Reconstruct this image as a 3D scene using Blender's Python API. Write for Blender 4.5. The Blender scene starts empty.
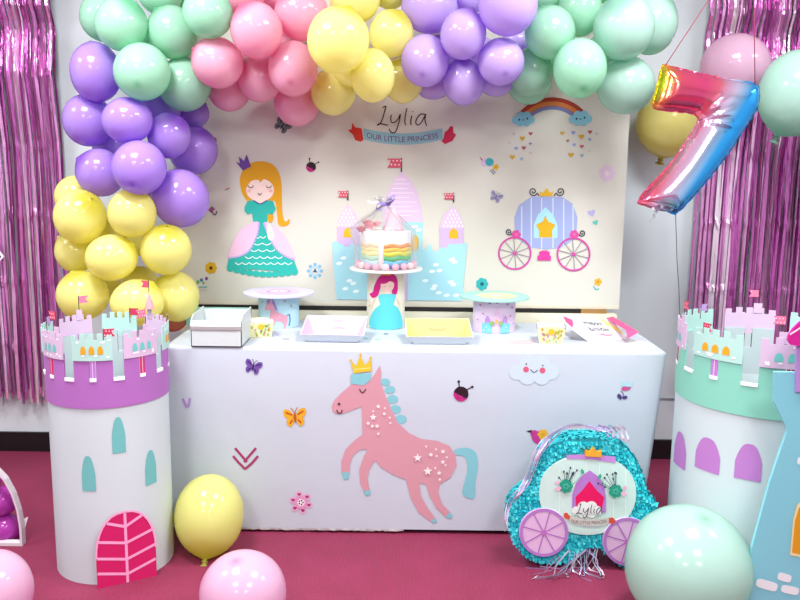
import bpy, bmesh, math, random
from mathutils import Vector, Matrix, Euler
from mathutils.geometry import delaunay_2d_cdt
PI = math.pi
C = bpy.context.scene.collection
SC = bpy.context.scene

# ---------------------------------------------------------------- camera, light, exposure
FPX = 800.0
CAM = Vector((0, 0, 1.42))
CROT = (Matrix.Rotation(math.radians(80.95), 3, 'X') @ Matrix.Rotation(math.radians(0.7), 3, 'Z'))
cd = bpy.data.cameras.new('camera'); cam = bpy.data.objects.new('camera', cd); C.objects.link(cam)
cd.sensor_width = 36; cd.lens = FPX / 800 * 36; cd.clip_start = .05
cam.matrix_world = Matrix.Translation(CAM) @ CROT.to_4x4()
SC.camera = cam
w = bpy.data.worlds.new('world'); SC.world = w; w.use_nodes = True
w.node_tree.nodes['Background'].inputs[0].default_value = (.9, .95, 1, 1)
w.node_tree.nodes['Background'].inputs[1].default_value = .5
def area(name, loc, size, power, col=(1, .985, .96)):
    l = bpy.data.lights.new(name, 'AREA'); l.shape = 'RECTANGLE'; l.size, l.size_y = size; l.energy = power; l.color = col
    o = bpy.data.objects.new(name, l); C.objects.link(o); o.location = loc
for lx in (-1.15, .95):
    for ly, pw in ((2.1, 44), (.2, 34), (-1.8, 26)):
        area('ceiling_or_fill_lamp', (lx, ly, 2.74), (.6, .6), pw, (.95, .99, 1))
for lx in (-2.65, 2.65):
    area('ceiling_or_fill_lamp', (lx, 2.3, 2.74), (.6, .6), 20, (.95, .99, 1))  # unseen side fills, added to brighten the walls and curtains
SC.view_settings.view_transform = 'Standard'
SC.view_settings.look = 'None'
SC.view_settings.gamma = 1
SC.view_settings.exposure = .48
SC.cycles.max_bounces = 8
SC.cycles.diffuse_bounces = 4
SC.cycles.transparent_max_bounces = 12
SC.cycles.sample_clamp_indirect = 6
SC.cycles.caustics_reflective = False
SC.cycles.caustics_refractive = False

def ray(px, py):
    return CROT @ Vector(((px - 400) / FPX, (300 - py) / FPX, -1))
def P(px, py, Y):                       # the point of the upright plane y = Y that is seen at a pixel
    d = ray(px, py); return CAM + d * ((Y - CAM.y) / d.y)
def G(px, py, z=0.0):                   # the point of the level plane at height z
    d = ray(px, py); return CAM + d * ((z - CAM.z) / d.z)
def dep(p): return -(CROT.transposed() @ (p - CAM)).z
def S(p): return dep(p) / FPX           # metres per pixel there

# ---------------------------------------------------------------- materials
def lin(c):
    if isinstance(c, str):
        c = [int(c[i:i + 2], 16) / 255 for i in (0, 2, 4)]
    return tuple(x / 12.92 if x <= .04045 else ((x + .055) / 1.055) ** 2.4 for x in c) + (1,)
MC = {}
def mat(col, rough=.55, metal=0.0, spec=.5, **k):
    key = (str(col), rough, metal, spec, tuple(sorted(k.items())))
    if key in MC: return MC[key]
    m = bpy.data.materials.new('m_' + str(col)); m.use_nodes = True
    n = m.node_tree.nodes; L = m.node_tree.links; b = n['Principled BSDF']
    b.inputs['Base Color'].default_value = lin(col)
    b.inputs['Roughness'].default_value = rough
    b.inputs['Metallic'].default_value = metal
    b.inputs['Specular IOR Level'].default_value = spec
    if 'coat' in k: b.inputs['Coat Weight'].default_value = k['coat']; b.inputs['Coat Roughness'].default_value = .06
    if 'alpha' in k: b.inputs['Alpha'].default_value = k['alpha']
    if 'bump' in k:
        t = n.new('ShaderNodeTexNoise'); t.inputs['Scale'].default_value = k.get('bscale', 30); t.inputs['Detail'].default_value = 3
        tc = n.new('ShaderNodeTexCoord'); L.new(tc.outputs['Object'], t.inputs['Vector'])
        bp = n.new('ShaderNodeBump'); bp.inputs['Strength'].default_value = k['bump']; bp.inputs['Distance'].default_value = k.get('bdist', .01)
        L.new(t.outputs['Fac'], bp.inputs['Height']); L.new(bp.outputs['Normal'], b.inputs['Normal'])
    if 'trans' in k:
        tr = n.new('ShaderNodeBsdfTranslucent'); tr.inputs['Color'].default_value = lin(k.get('tcol', col))
        mx = n.new('ShaderNodeMixShader'); mx.inputs[0].default_value = k['trans']
        L.new(b.outputs[0], mx.inputs[1]); L.new(tr.outputs[0], mx.inputs[2]); L.new(mx.outputs[0], n['Material Output'].inputs[0])
    MC[key] = m
    return m
def paper(c): return mat(c, .6, 0, .25)

# ---------------------------------------------------------------- mesh builder
class MB:
    def __init__(s): s.v = []; s.f = []; s.mi = []; s.ms = []
    def slot(s, m):
        if m not in s.ms: s.ms.append(m)
        return s.ms.index(m)
    def face(s, pts, m):
        b = len(s.v); s.v += [Vector(p) for p in pts]; s.f.append(tuple(range(b, b + len(pts)))); s.mi.append(s.slot(m))
    def grid(s, rows, m, closed=False):            # rows of points, shared vertices
        b = len(s.v); n = len(rows[0]); k = s.slot(m)
        for r in rows: s.v += [Vector(p) for p in r]
        for i in range(len(rows) - 1):
            for j in range(n if closed else n - 1):
                j2 = (j + 1) % n
                s.f.append((b + i * n + j, b + i * n + j2, b + (i + 1) * n + j2, b + (i + 1) * n + j)); s.mi.append(k)
        return b
    def cap(s, idx, m): s.f.append(tuple(idx)); s.mi.append(s.slot(m))
    def box(s, lo, hi, m, M=None):
        x0, y0, z0 = lo; x1, y1, z1 = hi
        p = [Vector(q) for q in ((x0, y0, z0), (x1, y0, z0), (x1, y1, z0), (x0, y1, z0), (x0, y0, z1), (x1, y0, z1), (x1, y1, z1), (x0, y1, z1))]
        if M is not None: p = [M @ q for q in p]
        b = len(s.v); s.v += p; k = s.slot(m)
        for f in ((0, 3, 2, 1), (4, 5, 6, 7), (0, 1, 5, 4), (1, 2, 6, 5), (2, 3, 7, 6), (3, 0, 4, 7)):
            s.f.append(tuple(b + i for i in f)); s.mi.append(k)
    def lathe(s, prof, m, c=(0, 0, 0), n=40, caps=True):
        c = Vector(c)
        rows = [[c + Vector((r * math.cos(2 * PI * j / n), r * math.sin(2 * PI * j / n), z)) for j in range(n)] for r, z in prof]
        b = s.grid(rows, m, True)
        if caps:
            s.cap([b + j for j in range(n)][::-1], m); s.cap([b + (len(prof) - 1) * n + j for j in range(n)], m)
    def tube(s, pts, r, m, n=8):
        pts = [Vector(p) for p in pts]; rows = []
        for i, p in enumerate(pts):
            t = (pts[min(i + 1, len(pts) - 1)] - pts[max(i - 1, 0)]).normalized()
            a = t.cross(Vector((0, 0, 1)))
            if a.length < .01: a = t.cross(Vector((1, 0, 0)))
            a.normalize(); bb = t.cross(a); rr = r[i] if isinstance(r, (list, tuple)) else r
            rows.append([p + (a * math.cos(2 * PI * j / n) + bb * math.sin(2 * PI * j / n)) * rr for j in range(n)])
        b = s.grid(rows, m, True)
        s.cap([b + j for j in range(n)][::-1], m); s.cap([b + (len(pts) - 1) * n + j for j in range(n)], m)
    def ball(s, c, r, m, n=16, sq=(1, 1, 1)):
        c = Vector(c); rows = []
        for i in range(n // 2 + 1):
            a = PI * i / (n // 2); q = max(math.sin(a), .002)
            rows.append([c + Vector((r * sq[0] * q * math.cos(2 * PI * j / n), r * sq[1] * q * math.sin(2 * PI * j / n), r * sq[2] * math.cos(a))) for j in range(n)])
        s.grid(rows, m, True)
    def slab(s, front, off, m, mside=None):        # an outline and its copy pushed by off, closed
        front = [Vector(p) for p in front]; back = [p + Vector(off) for p in front]; n = len(front)
        s.face(front, m); s.face(back[::-1], mside or m)
        for i in range(n):
            j = (i + 1) % n; s.face([front[i], back[i], back[j], front[j]], mside or m)
    def strip(s, pts, side, m):                    # ribbon: centre line and half-width vectors
        s.grid([[Vector(p) - Vector(q), Vector(p) + Vector(q)] for p, q in zip(pts, side)], m)
    def build(s, name, parent=None, smooth=False, angle=None):
        o0 = parent_loc(parent)
        me = bpy.data.meshes.new(name)
        me.from_pydata([tuple(p - o0) for p in s.v], [], s.f); me.update()
        for m in s.ms: me.materials.append(m)
        me.polygons.foreach_set('material_index', s.mi)
        if smooth:
            me.polygons.foreach_set('use_smooth', [True] * len(me.polygons))
            if angle: me.set_sharp_from_angle(angle=math.radians(angle))
        o = bpy.data.objects.new(name, me); C.objects.link(o)
        if parent: o.parent = parent
        return o
ORG = {}
def parent_loc(p):
    v = Vector((0, 0, 0))
    while p is not None:
        v += Vector(p.location); p = p.parent
    return v
def thing(name, label, cat, loc=(0, 0, 0), group=None):
    o = bpy.data.objects.new(name, None); C.objects.link(o); o.location = loc; o.empty_display_size = .05
    return tag(o, label, cat, group)
def tag(o, label, cat, group=None):
    o['label'] = label; o['category'] = cat; o['kind'] = 'thing'
    if group: o['group'] = group
    return o
def recentre(o, loc):                              # move a mesh's origin without moving the mesh
    loc = Vector(loc); o.data.transform(Matrix.Translation(-loc)); o.location = loc; return o
def struct(o): o['kind'] = 'structure'; return o
def stuff(o): o['kind'] = 'stuff'; return o

# ---------------------------------------------------------------- flat prints
def inside(x, y, pg):
    r = False; j = len(pg) - 1
    for i in range(len(pg)):
        (x1, y1), (x2, y2) = pg[i], pg[j]
        if (y1 > y) != (y2 > y) and x < (x2 - x1) * (y - y1) / (y2 - y1) + x1: r = not r
        j = i
    return r
def smooth_line(pts, n=6, closed=False):
    pts = [Vector(p).to_2d() for p in pts]; out = []; N = len(pts)
    for i in range(N if closed else N - 1):
        if closed: a, b, c, d = pts[i - 1], pts[i], pts[(i + 1) % N], pts[(i + 2) % N]
        else: a, b, c, d = pts[max(i - 1, 0)], pts[i], pts[i + 1], pts[min(i + 2, N - 1)]
        for k in range(n):
            t = k / n
            out.append(.5 * ((2 * b) + (c - a) * t + (2 * a - 5 * b + 4 * c - d) * t * t + (3 * b - a - 3 * c + d) * t ** 3))
    if not closed: out.append(pts[-1])
    return out
class Pic:
    """flat artwork in picture units, printed on a surface by f(x, y, layer) -> point"""
    def __init__(s, f, ox=0, oy=0, sc=1.0, fine=0): s.fine = fine; s.f = f; s.mb = MB(); s.ox = ox; s.oy = oy; s.sc = sc; s.lay = 1
    def m(s, x, y, d=0): return s.f(s.ox + x / s.sc, s.oy + y / s.sc, s.lay + d)
    def poly(s, pts, col, sm=False, up=1):
        s.lay += up
        if sm: pts = smooth_line(pts, 4, True)
        if s.fine:                                 # follow a curved surface: cut the outline into small triangles
            st = s.fine; n = len(pts); bp = []
            for i in range(n):
                a, b = Vector(pts[i]).to_2d(), Vector(pts[(i + 1) % n]).to_2d(); k = max(1, math.ceil((b - a).length / st))
                bp += [a.lerp(b, t / k) for t in range(k)]
            nb = len(bp); xs = [p.x for p in bp]; ys = [p.y for p in bp]; ip = []
            x = min(xs) + st / 2
            while x < max(xs):
                y = min(ys) + st / 2
                while y < max(ys):
                    if inside(x, y, [(p.x, p.y) for p in bp]): ip.append(Vector((x, y)))
                    y += st
                x += st
            v, e, f, *_ = delaunay_2d_cdt(bp + ip, [(i, (i + 1) % nb) for i in range(nb)], [list(range(nb))], 1, 1e-7)
            o = len(s.mb.v); s.mb.v += [s.m(p.x, p.y) for p in v]; k = s.mb.slot(paper(col))
            for q in f: s.mb.f.append(tuple(o + i for i in q)); s.mb.mi.append(k)
            return s
        s.mb.face([s.m(p[0], p[1]) for p in pts], paper(col)); return s
    def ell(s, cx, cy, rx, ry, col, n=24, up=1, a0=0, a1=360, rot=0):
        pts = []
        cr, sr = math.cos(math.radians(rot)), math.sin(math.radians(rot))
        for i in range(n + (a1 - a0 < 360)):
            a = math.radians(a0 + (a1 - a0) * i / n); x, y = rx * math.cos(a), ry * math.sin(a)
            pts.append((cx + x * cr - y * sr, cy + x * sr + y * cr))
        return s.poly(pts, col, False, up)
    def ring(s, cx, cy, r0, r1, col, n=32, up=1, a0=0, a1=360):
        s.lay += up; rows = []
        for i in range(n + 1):
            a = math.radians(a0 + (a1 - a0) * i / n)
            rows.append([s.m(cx + r * math.cos(a), cy + r * math.sin(a)) for r in (r0, r1)])
        s.mb.grid(rows, paper(col)); return s
    def line(s, pts, wd, col, sm=True, up=1):
        s.lay += up
        q = smooth_line(pts, 5) if sm and len(pts) > 2 else [Vector(p).to_2d() for p in pts]
        rows = []
        for i, p in enumerate(q):
            t = q[min(i + 1, len(q) - 1)] - q[max(i - 1, 0)]
            t = t.normalized() if t.length > 1e-6 else Vector((1, 0)); nn = Vector((-t.y, t.x)) * wd / 2
            rows.append([s.m(*(p - nn)), s.m(*(p + nn))])
        s.mb.grid(rows, paper(col)); return s
    def heart(s, x, y, r, col, rot=0):
        pts = []
        for i in range(16):
            a = 2 * PI * i / 16; hx = 16 * math.sin(a) ** 3 / 16; hy = -(13 * math.cos(a) - 5 * math.cos(2 * a) - 2 * math.cos(3 * a) - math.cos(4 * a)) / 16
            c, q = math.cos(math.radians(rot)), math.sin(math.radians(rot))
            pts.append((x + r * (hx * c - hy * q), y + r * (hx * q + hy * c)))
        return s.poly(pts, col)
    def star(s, x, y, r, col, n=5, k=.42):
        return s.poly([(x + (r if i % 2 == 0 else r * k) * math.sin(PI * i / n), y - (r if i % 2 == 0 else r * k) * math.cos(PI * i / n)) for i in range(2 * n)], col)
    def cloud(s, x, y, w_, h, col):
        s.lay += 1
        for dx, dy, r in ((-.36, .08, .26), (-.12, -.16, .32), (.16, -.18, .32), (.36, .06, .27), (-.14, .2, .3), (.16, .2, .3), (0, 0, .38)):
            s.ell(x + dx * w_, y + dy * h, r * w_ * .62, r * h, col, 16, .15)
        s.lay = math.ceil(s.lay); return s
    def flower(s, x, y, r, col, cc, n=6, pr=.42):
        s.lay += 1
        for i in range(n):
            a = 2 * PI * i / n; s.ell(x + .6 * r * math.cos(a), y + .6 * r * math.sin(a), pr * r, pr * r, col, 10, .1)
        s.lay = math.ceil(s.lay); return s.ell(x, y, r * .3, r * .3, cc, 10)
    def text(s, txt, fn, col, size=1.0):
        s.lay += 1
        cu = bpy.data.curves.new('t', 'FONT'); cu.body = txt; cu.size = size; cu.align_x = 'CENTER'
        o = bpy.data.objects.new('t', cu); C.objects.link(o); dg = bpy.context.evaluated_depsgraph_get()
        me = o.evaluated_get(dg).to_mesh(); vs = [v.co.copy() for v in me.vertices]; fs = [tuple(p.vertices) for p in me.polygons]
        for f in fs: s.mb.face([s.m(*fn(vs[i].x, vs[i].y)) for i in f], paper(col))
        bpy.data.objects.remove(o); bpy.data.curves.remove(cu); return s
    def done(s, name, parent): return s.mb.build(name, parent)
def lylia(pic, ox, oy, k, wd, col):                # the handwritten name
    strokes = [[(308, 70), (316, 64), (325, 63), (319, 85), (306, 130), (292, 156), (278, 163), (290, 155), (312, 158), (336, 164)],
               [(354, 108), (350, 130), (356, 148), (374, 146), (392, 126), (402, 104), (396, 140), (384, 182), (370, 203), (352, 200), (342, 182)],
               [(437, 72), (428, 115), (426, 150), (432, 163)], [(463, 112), (457, 140), (460, 163)], [(467, 88), (469, 93)],
               [(534, 106), (512, 104), (492, 124), (484, 150), (496, 162), (514, 148), (530, 118), (537, 104), (533, 135), (542, 166)]]
    for st in strokes: pic.line([(ox + (x - 410) * k, oy + (y - 130) * k) for x, y in st], wd, col, up=.2)
    pic.lay = math.ceil(pic.lay)
# ================================================================ the room
YW = 3.90
def floor_mat():
    m = bpy.data.materials.new('crimson_ribbed_carpet'); m.use_nodes = True; n = m.node_tree.nodes; L = m.node_tree.links; b = n['Principled BSDF']
    tc = n.new('ShaderNodeTexCoord'); wv = n.new('ShaderNodeTexWave'); wv.bands_direction = 'X'
    wv.inputs['Scale'].default_value = 38; wv.inputs['Distortion'].default_value = .6; wv.inputs['Detail'].default_value = 2
    nz = n.new('ShaderNodeTexNoise'); nz.inputs['Scale'].default_value = 5; nz.inputs['Detail'].default_value = 5
    L.new(tc.outputs['Object'], wv.inputs[0]); L.new(tc.outputs['Object'], nz.inputs[0])
    r = n.new('ShaderNodeValToRGB'); r.color_ramp.elements[0].color = lin('702039'); r.color_ramp.elements[1].color = lin('8A2E4E')
    ad = n.new('ShaderNodeMath'); ad.operation = 'MULTIPLY_ADD'; ad.inputs[1].default_value = .35
    L.new(wv.outputs['Fac'], ad.inputs[0]); L.new(nz.outputs['Fac'], ad.inputs[2]); L.new(ad.outputs[0], r.inputs[0])
    L.new(r.outputs[0], b.inputs['Base Color']); b.inputs['Roughness'].default_value = .62; b.inputs['Specular IOR Level'].default_value = .35
    bp = n.new('ShaderNodeBump'); bp.inputs['Strength'].default_value = .25; bp.inputs['Distance'].default_value = .004
    L.new(wv.outputs['Fac'], bp.inputs['Height']); L.new(bp.outputs[0], b.inputs['Normal'])
    return m
wallm = mat('D3DADE', .75, 0, .3, bump=.08, bscale=120, bdist=.002)
X0, X1, YF = -3.2, 3.2, -3.6
def wall(name, lo, hi, m):
    b = MB(); b.box(lo, hi, m); return struct(b.build(name))
wall('floor', (X0 - .1, YF - .1, -.1), (X1 + .1, YW + .1, 0), floor_mat())
wall('wall_back', (X0 - .1, YW, 0), (X1 + .1, YW + .1, 2.8), wallm)
wall('wall_left', (X0 - .1, YF, 0), (X0, YW, 2.8), wallm)
wall('wall_right', (X1, YF, 0), (X1 + .1, YW, 2.8), wallm)
wall('wall_front', (X0, YF - .1, 0), (X1, YF, 2.8), wallm)
wall('ceiling', (X0 - .1, YF - .1, 2.8), (X1 + .1, YW + .1, 2.9), mat('E8E8E6', .8))
blk = mat('0B0A0C', .4)
wall('baseboard_back', (X0, YW - .015, 0), (X1, YW, .1), blk)
wall('baseboard_left', (X0, YF, 0), (X0 + .015, YW - .02, .1), blk)
wall('baseboard_right', (X1 - .015, YF, 0), (X1, YW - .02, .1), blk)
wall('trim_1', (X0, YW - .008, .312), (X1, YW, .318), mat('9AA0A6', .6))

# ================================================================ foil fringe curtains
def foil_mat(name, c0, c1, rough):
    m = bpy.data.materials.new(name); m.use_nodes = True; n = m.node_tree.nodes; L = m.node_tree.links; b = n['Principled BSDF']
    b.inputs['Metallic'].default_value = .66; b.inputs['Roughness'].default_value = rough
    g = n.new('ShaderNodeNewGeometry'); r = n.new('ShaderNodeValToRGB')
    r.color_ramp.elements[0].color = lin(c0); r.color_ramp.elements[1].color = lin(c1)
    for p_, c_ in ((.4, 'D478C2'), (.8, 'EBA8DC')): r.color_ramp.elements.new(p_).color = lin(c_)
    L.new(g.outputs['Random Per Island'], r.inputs[0]); L.new(r.outputs[0], b.inputs['Base Color'])  # dark to near-white strip tones paint foil reflections into the base colour
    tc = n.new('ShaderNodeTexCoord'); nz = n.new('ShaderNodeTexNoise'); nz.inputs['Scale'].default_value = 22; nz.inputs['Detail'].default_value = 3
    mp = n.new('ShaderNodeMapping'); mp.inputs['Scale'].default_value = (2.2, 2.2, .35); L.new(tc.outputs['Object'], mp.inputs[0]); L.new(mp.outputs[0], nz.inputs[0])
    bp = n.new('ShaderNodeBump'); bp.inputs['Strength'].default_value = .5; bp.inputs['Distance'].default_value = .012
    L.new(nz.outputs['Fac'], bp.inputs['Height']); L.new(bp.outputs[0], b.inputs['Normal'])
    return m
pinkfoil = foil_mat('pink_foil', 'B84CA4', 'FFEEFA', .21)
def fringe_curtain(xa, xb, zb, zt, label, seed):
    rnd = random.Random(seed); Y = YW - .07
    root = thing('foil_fringe_curtain', label, 'curtain', ((xa + xb) / 2, Y, zt))
    h = MB(); n = 40
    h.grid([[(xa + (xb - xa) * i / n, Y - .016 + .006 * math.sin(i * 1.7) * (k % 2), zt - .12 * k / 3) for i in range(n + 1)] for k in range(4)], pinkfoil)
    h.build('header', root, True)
    f = MB(); n = int((xb - xa) / .0095)
    folds = [P(400, y, Y).z for y in (9, 31, 79)]; folds += [folds[2] - .33 - .32 * i for i in range(5)]
    knots = [zt] + folds[:4] + [0]
    def zig(z):
        for i in range(len(knots) - 1):
            if knots[i] >= z >= knots[i + 1]:
                t = (knots[i] - z) / (knots[i] - knots[i + 1]); a = (.0, -.036, .006, -.034, .006, .0); return a[i] + (a[i + 1] - a[i]) * t
        return 0
    for layer in range(2):
        for i in range(n):
            x = xa + (xb - xa) * (i + rnd.uniform(.1, .9)) / n; z1 = zb + rnd.uniform(-.02, .07) + (rnd.random() < .1) * .1
            wd = rnd.uniform(.0045, .0085); tw = rnd.uniform(-1.1, 1.1); dtw = rnd.uniform(-.9, .9); y0 = Y + layer * .022 + rnd.uniform(-.012, .008); lean = rnd.uniform(-.014, .014)
            ph = rnd.uniform(0, 6); pts = []; sd = []; N = 60
            for k in range(N + 1):
                t = k / N; z = zt - .1 - (zt - .1 - z1) * t
                cr = sum(math.exp(-((z - fz) / .012) ** 2) for fz in folds)
                a = tw + dtw * math.sin(t * 5 + ph) + rnd.uniform(-.12, .12) * (1 if t < .35 else .5) + cr * rnd.uniform(-.7, .7)
                pts.append((x + lean * t + .004 * math.sin(t * 7 + ph), y0 + zig(z) - cr * .004 + .006 * math.sin(t * 9 + ph * 2), z))
                sd.append((wd * math.cos(a), wd * math.sin(a), 0))
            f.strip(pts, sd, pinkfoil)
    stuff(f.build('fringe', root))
    return root
lx1 = P(62, 200, YW - .07).x
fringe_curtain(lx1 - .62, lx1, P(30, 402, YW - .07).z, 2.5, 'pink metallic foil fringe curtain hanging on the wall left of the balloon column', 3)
rx0 = P(702, 150, YW - .07).x
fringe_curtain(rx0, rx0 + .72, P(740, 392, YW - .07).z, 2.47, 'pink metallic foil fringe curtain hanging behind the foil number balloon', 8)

# ================================================================ printed back panel
YB = 3.64
bl = P(176, 250, YB).x; br = P(625, 200, YB).x; bz = P(400, 306.5, YB).z
bp_ = thing('printed_panel', 'large cream printed party panel with princess, castle and carriage standing behind the table', 'backdrop panel', ((bl + br) / 2, YB, bz))
b = MB(); b.box((bl, YB, bz), (br, YB + .02, 2.3), mat('D4D2C6', .6, 0, .3)); b.build('board', bp_)
b = MB(); b.box((bl, YB - .002, bz), (br, YB, bz + .016), mat('D9D2BE', .6)); b.build('hem', bp_)
fB = lambda x, y, l: P(x, y, YB - .001 - .0002 * l)

# handwritten name and banner
q = Pic(fB, 325, 95, 5.333)
def band(x, dy): return 185 + dy + 28 * (1 - ((x - 415) / 210) ** 2)
q.poly([(x, band(x, -8)) for x in range(205, 636, 20)] + [(x, band(x, 52)) for x in range(628, 204, -20)], '8DBEC8')
for pts, c in (([(145, 147), (160, 172), (196, 178), (205, 240), (190, 250), (160, 240), (150, 212), (122, 188), (142, 182)], 'D2392B'), ([(638, 200), (655, 186), (668, 166), (684, 168), (684, 200), (700, 212), (680, 245), (640, 262), (620, 246), (632, 232)], 'C6284C')):
    q.poly(pts, c)
q.text('OUR LITTLE PRINCESS', lambda x, y: (412 + x * 38.5, band(412 + x * 38.5, 38) - y * 42), '7A2F6E')
lylia(q, 410, 128, 1.0, 5.5, '3A1620')
q.done('name_banner_print', bp_)

# princess illustration
q = Pic(fB, 200, 150, 4)
hair, teal, pk, skin = 'DDA01C', '2FB3A6', 'EEC2DC', 'F6DCD2'
q.poly([(162, 150), (160, 110), (175, 75), (205, 52), (250, 45), (290, 58), (315, 90), (326, 140), (328, 230), (335, 278), (347, 285), (357, 275), (358, 292), (343, 305), (315, 300), (309, 260), (300, 205), (280, 210), (200, 207), (175, 185)], hair, True)
q.poly([(225, 192), (257, 192), (260, 222), (240, 230), (222, 222)], skin).ell(240, 160, 56, 46, skin)
q.poly([(184, 150), (180, 115), (205, 88), (255, 84), (298, 112), (300, 140), (288, 118), (262, 112), (240, 130), (234, 120), (205, 124)], hair, True)
q.poly([(268, 262), (292, 255), (290, 285), (276, 288)], hair, True)
q.poly([(178, 228), (190, 205), (215, 200), (240, 214), (270, 200), (292, 205), (303, 235), (290, 260), (272, 254), (268, 285), (258, 302), (230, 302), (212, 285), (208, 252), (190, 258), (178, 245)], teal)
q.line([(214, 202), (240, 216), (268, 202)], 4, '49307A')
q.poly([(232, 292), (256, 292), (300, 330), (345, 380), (372, 430), (393, 486), (370, 490), (250, 480), (130, 474), (107, 470), (118, 420), (150, 350), (200, 305)], teal)
for i in range(11): q.ell(122 + i * 25.6, 474 + 16 * math.sin(i / 10 * PI) + i * 1.4, 15, 13, teal, 14, .05)
q.lay = math.ceil(q.lay)
for i, (x0, x1, y) in enumerate(((222, 262, 345), (212, 285, 372), (200, 300, 398), (180, 330, 426), (140, 368, 450))):
    n = max(2, int((x1 - x0) / 27)); st = (x1 - x0) / n
    pts = [(x0 + st * k / 4, y + 8 * math.sin(PI * (k % 4) / 4)) for k in range(4 * n + 1)]
    q.line(pts, 3.2, 'E8F4F0', False, .2)
q.lay = math.ceil(q.lay)
q.poly([(234, 288), (228, 335), (200, 395), (165, 422), (113, 432), (122, 392), (150, 335), (190, 298)], pk, True)
q.poly([(256, 290), (272, 335), (300, 390), (340, 424), (380, 440), (368, 398), (338, 342), (292, 302)], pk, True)
for pts in ([(236, 294), (229, 340), (201, 396), (166, 422), (118, 432)], [(256, 294), (273, 337), (301, 390), (340, 423), (374, 437)]):
    for p in smooth_line(pts, 5): q.ell(p.x, p.y, 4.5, 4.5, 'B9A6E0', 8, .02)
q.lay = math.ceil(q.lay)
q.poly([(268, 300), (284, 300), (298, 345), (282, 362), (270, 345)], skin, True)
q.poly([(142, 46), (160, 54), (155, 26), (176, 44), (187, 17), (204, 66), (172, 82)], '6B4597')
for x in (203, 275): q.line([(x - 11, 142), (x - 5, 150), (x + 5, 150), (x + 11, 142)], 3, '5A4030')
q.line([(232, 172), (238, 180), (246, 172)], 3, '5A4030').ell(196, 163, 8, 6, 'F2B8BC', 10).ell(283, 163, 8, 6, 'F2B8BC', 10)
q.done('princess_print', bp_)

# castle illustration
q = Pic(fB, 320, 150, 3.75)
aq, li, lp, yl = 'A5D8E2', 'CDB4DC', 'DDC3DE', 'E0B428'
def flag(x, y, s_, c='D0566A'):
    q.line([(x, y), (x, y + 52 * s_)], 5, '4A2B35', False).poly([(x, y + 2), (x - 54 * s_, y + 2), (x - 40 * s_, y + 19 * s_), (x - 54 * s_, y + 36 * s_), (x, y + 36 * s_)], c)
    for i in range(7): q.ell(x - 46 * s_ + 7 * i * s_ + 2, y + (10 + 15 * (i % 2)) * s_, 3.2 * s_, 3.2 * s_, 'F4D9DC', 7, .05)
    q.lay = math.ceil(q.lay)
q.poly([(236, 265), (386, 265), (384, 380), (236, 380)], aq)
q.poly([(305, 80), (275, 115), (250, 170), (238, 225), (235, 270), (386, 270), (380, 215), (362, 150), (335, 108)], lp)
for y in range(110, 262, 17):
    hw = 75 * min(1, ((y - 70) / 190) ** .62); q.line([(307 - hw * .9, y), (307 + hw * (.5 + .4 * ((y // 17) % 2)), y)], 2.5, 'F3E6F2', False, .1)
q.lay = math.ceil(q.lay)
for x0, x1, xm, y0 in ((62, 150, 104, 203), (447, 540, 500, 207)):
    q.poly([(x0 + 2, y0 + 80), (x1 - 2, y0 + 80), (x1 - 2, y0 + 165), (x0 + 2, y0 + 165)], li)
    q.poly([(xm, y0), (x0 + 16, y0 + 38), (x0, y0 + 86), (x1, y0 + 86), (x1 - 14, y0 + 38)], lp)
    for r_ in range(5):
        for c_ in range(r_ + 2): q.ell(xm + (c_ - (r_ + 1) / 2) * 14, y0 + 22 + r_ * 14, 3, 5.5, 'F6ECF6', 8, .02)
    q.lay = math.ceil(q.lay)
    q.poly([(xm - 16, y0 + 124), (xm - 16, y0 + 104), (xm - 9, y0 + 91), (xm + 1, y0 + 87), (xm + 12, y0 + 92), (xm + 18, y0 + 106), (xm + 18, y0 + 126)], yl)
q.poly([(45, 345), (68, 343), (70, 352), (88, 352), (90, 362), (112, 362), (114, 352), (128, 350), (130, 362), (150, 364), (152, 352), (205, 352), (205, 365), (345, 365), (347, 378), (386, 378), (388, 370), (402, 372), (404, 356), (418, 356), (420, 378), (446, 380), (448, 366), (478, 366), (480, 354), (552, 350), (545, 430), (532, 566), (62, 560), (52, 450)], aq)
q.poly([(330, 566), (330, 470), (345, 430), (290, 410), (262, 470), (262, 566)], li)
q.ell(357, 350, 13, 32, yl)
rn = random.Random(5)
for cx, cy in ((88, 405), (72, 425), (110, 490), (95, 520), (135, 530), (125, 500), (435, 430), (420, 455), (448, 452), (495, 410), (505, 420), (425, 520), (445, 535), (490, 495), (500, 505), (475, 545), (430, 510), (355, 288), (370, 300), (395, 490), (510, 545)):
    q.ell(cx, cy, 12, 6.5, 'E4F3F5', 10, .05, rot=-8)
q.lay = math.ceil(q.lay)
flag(305, 30, 1.0); flag(104, 152, .7); flag(501, 160, .7)
q.done('castle_print', bp_)

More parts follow.
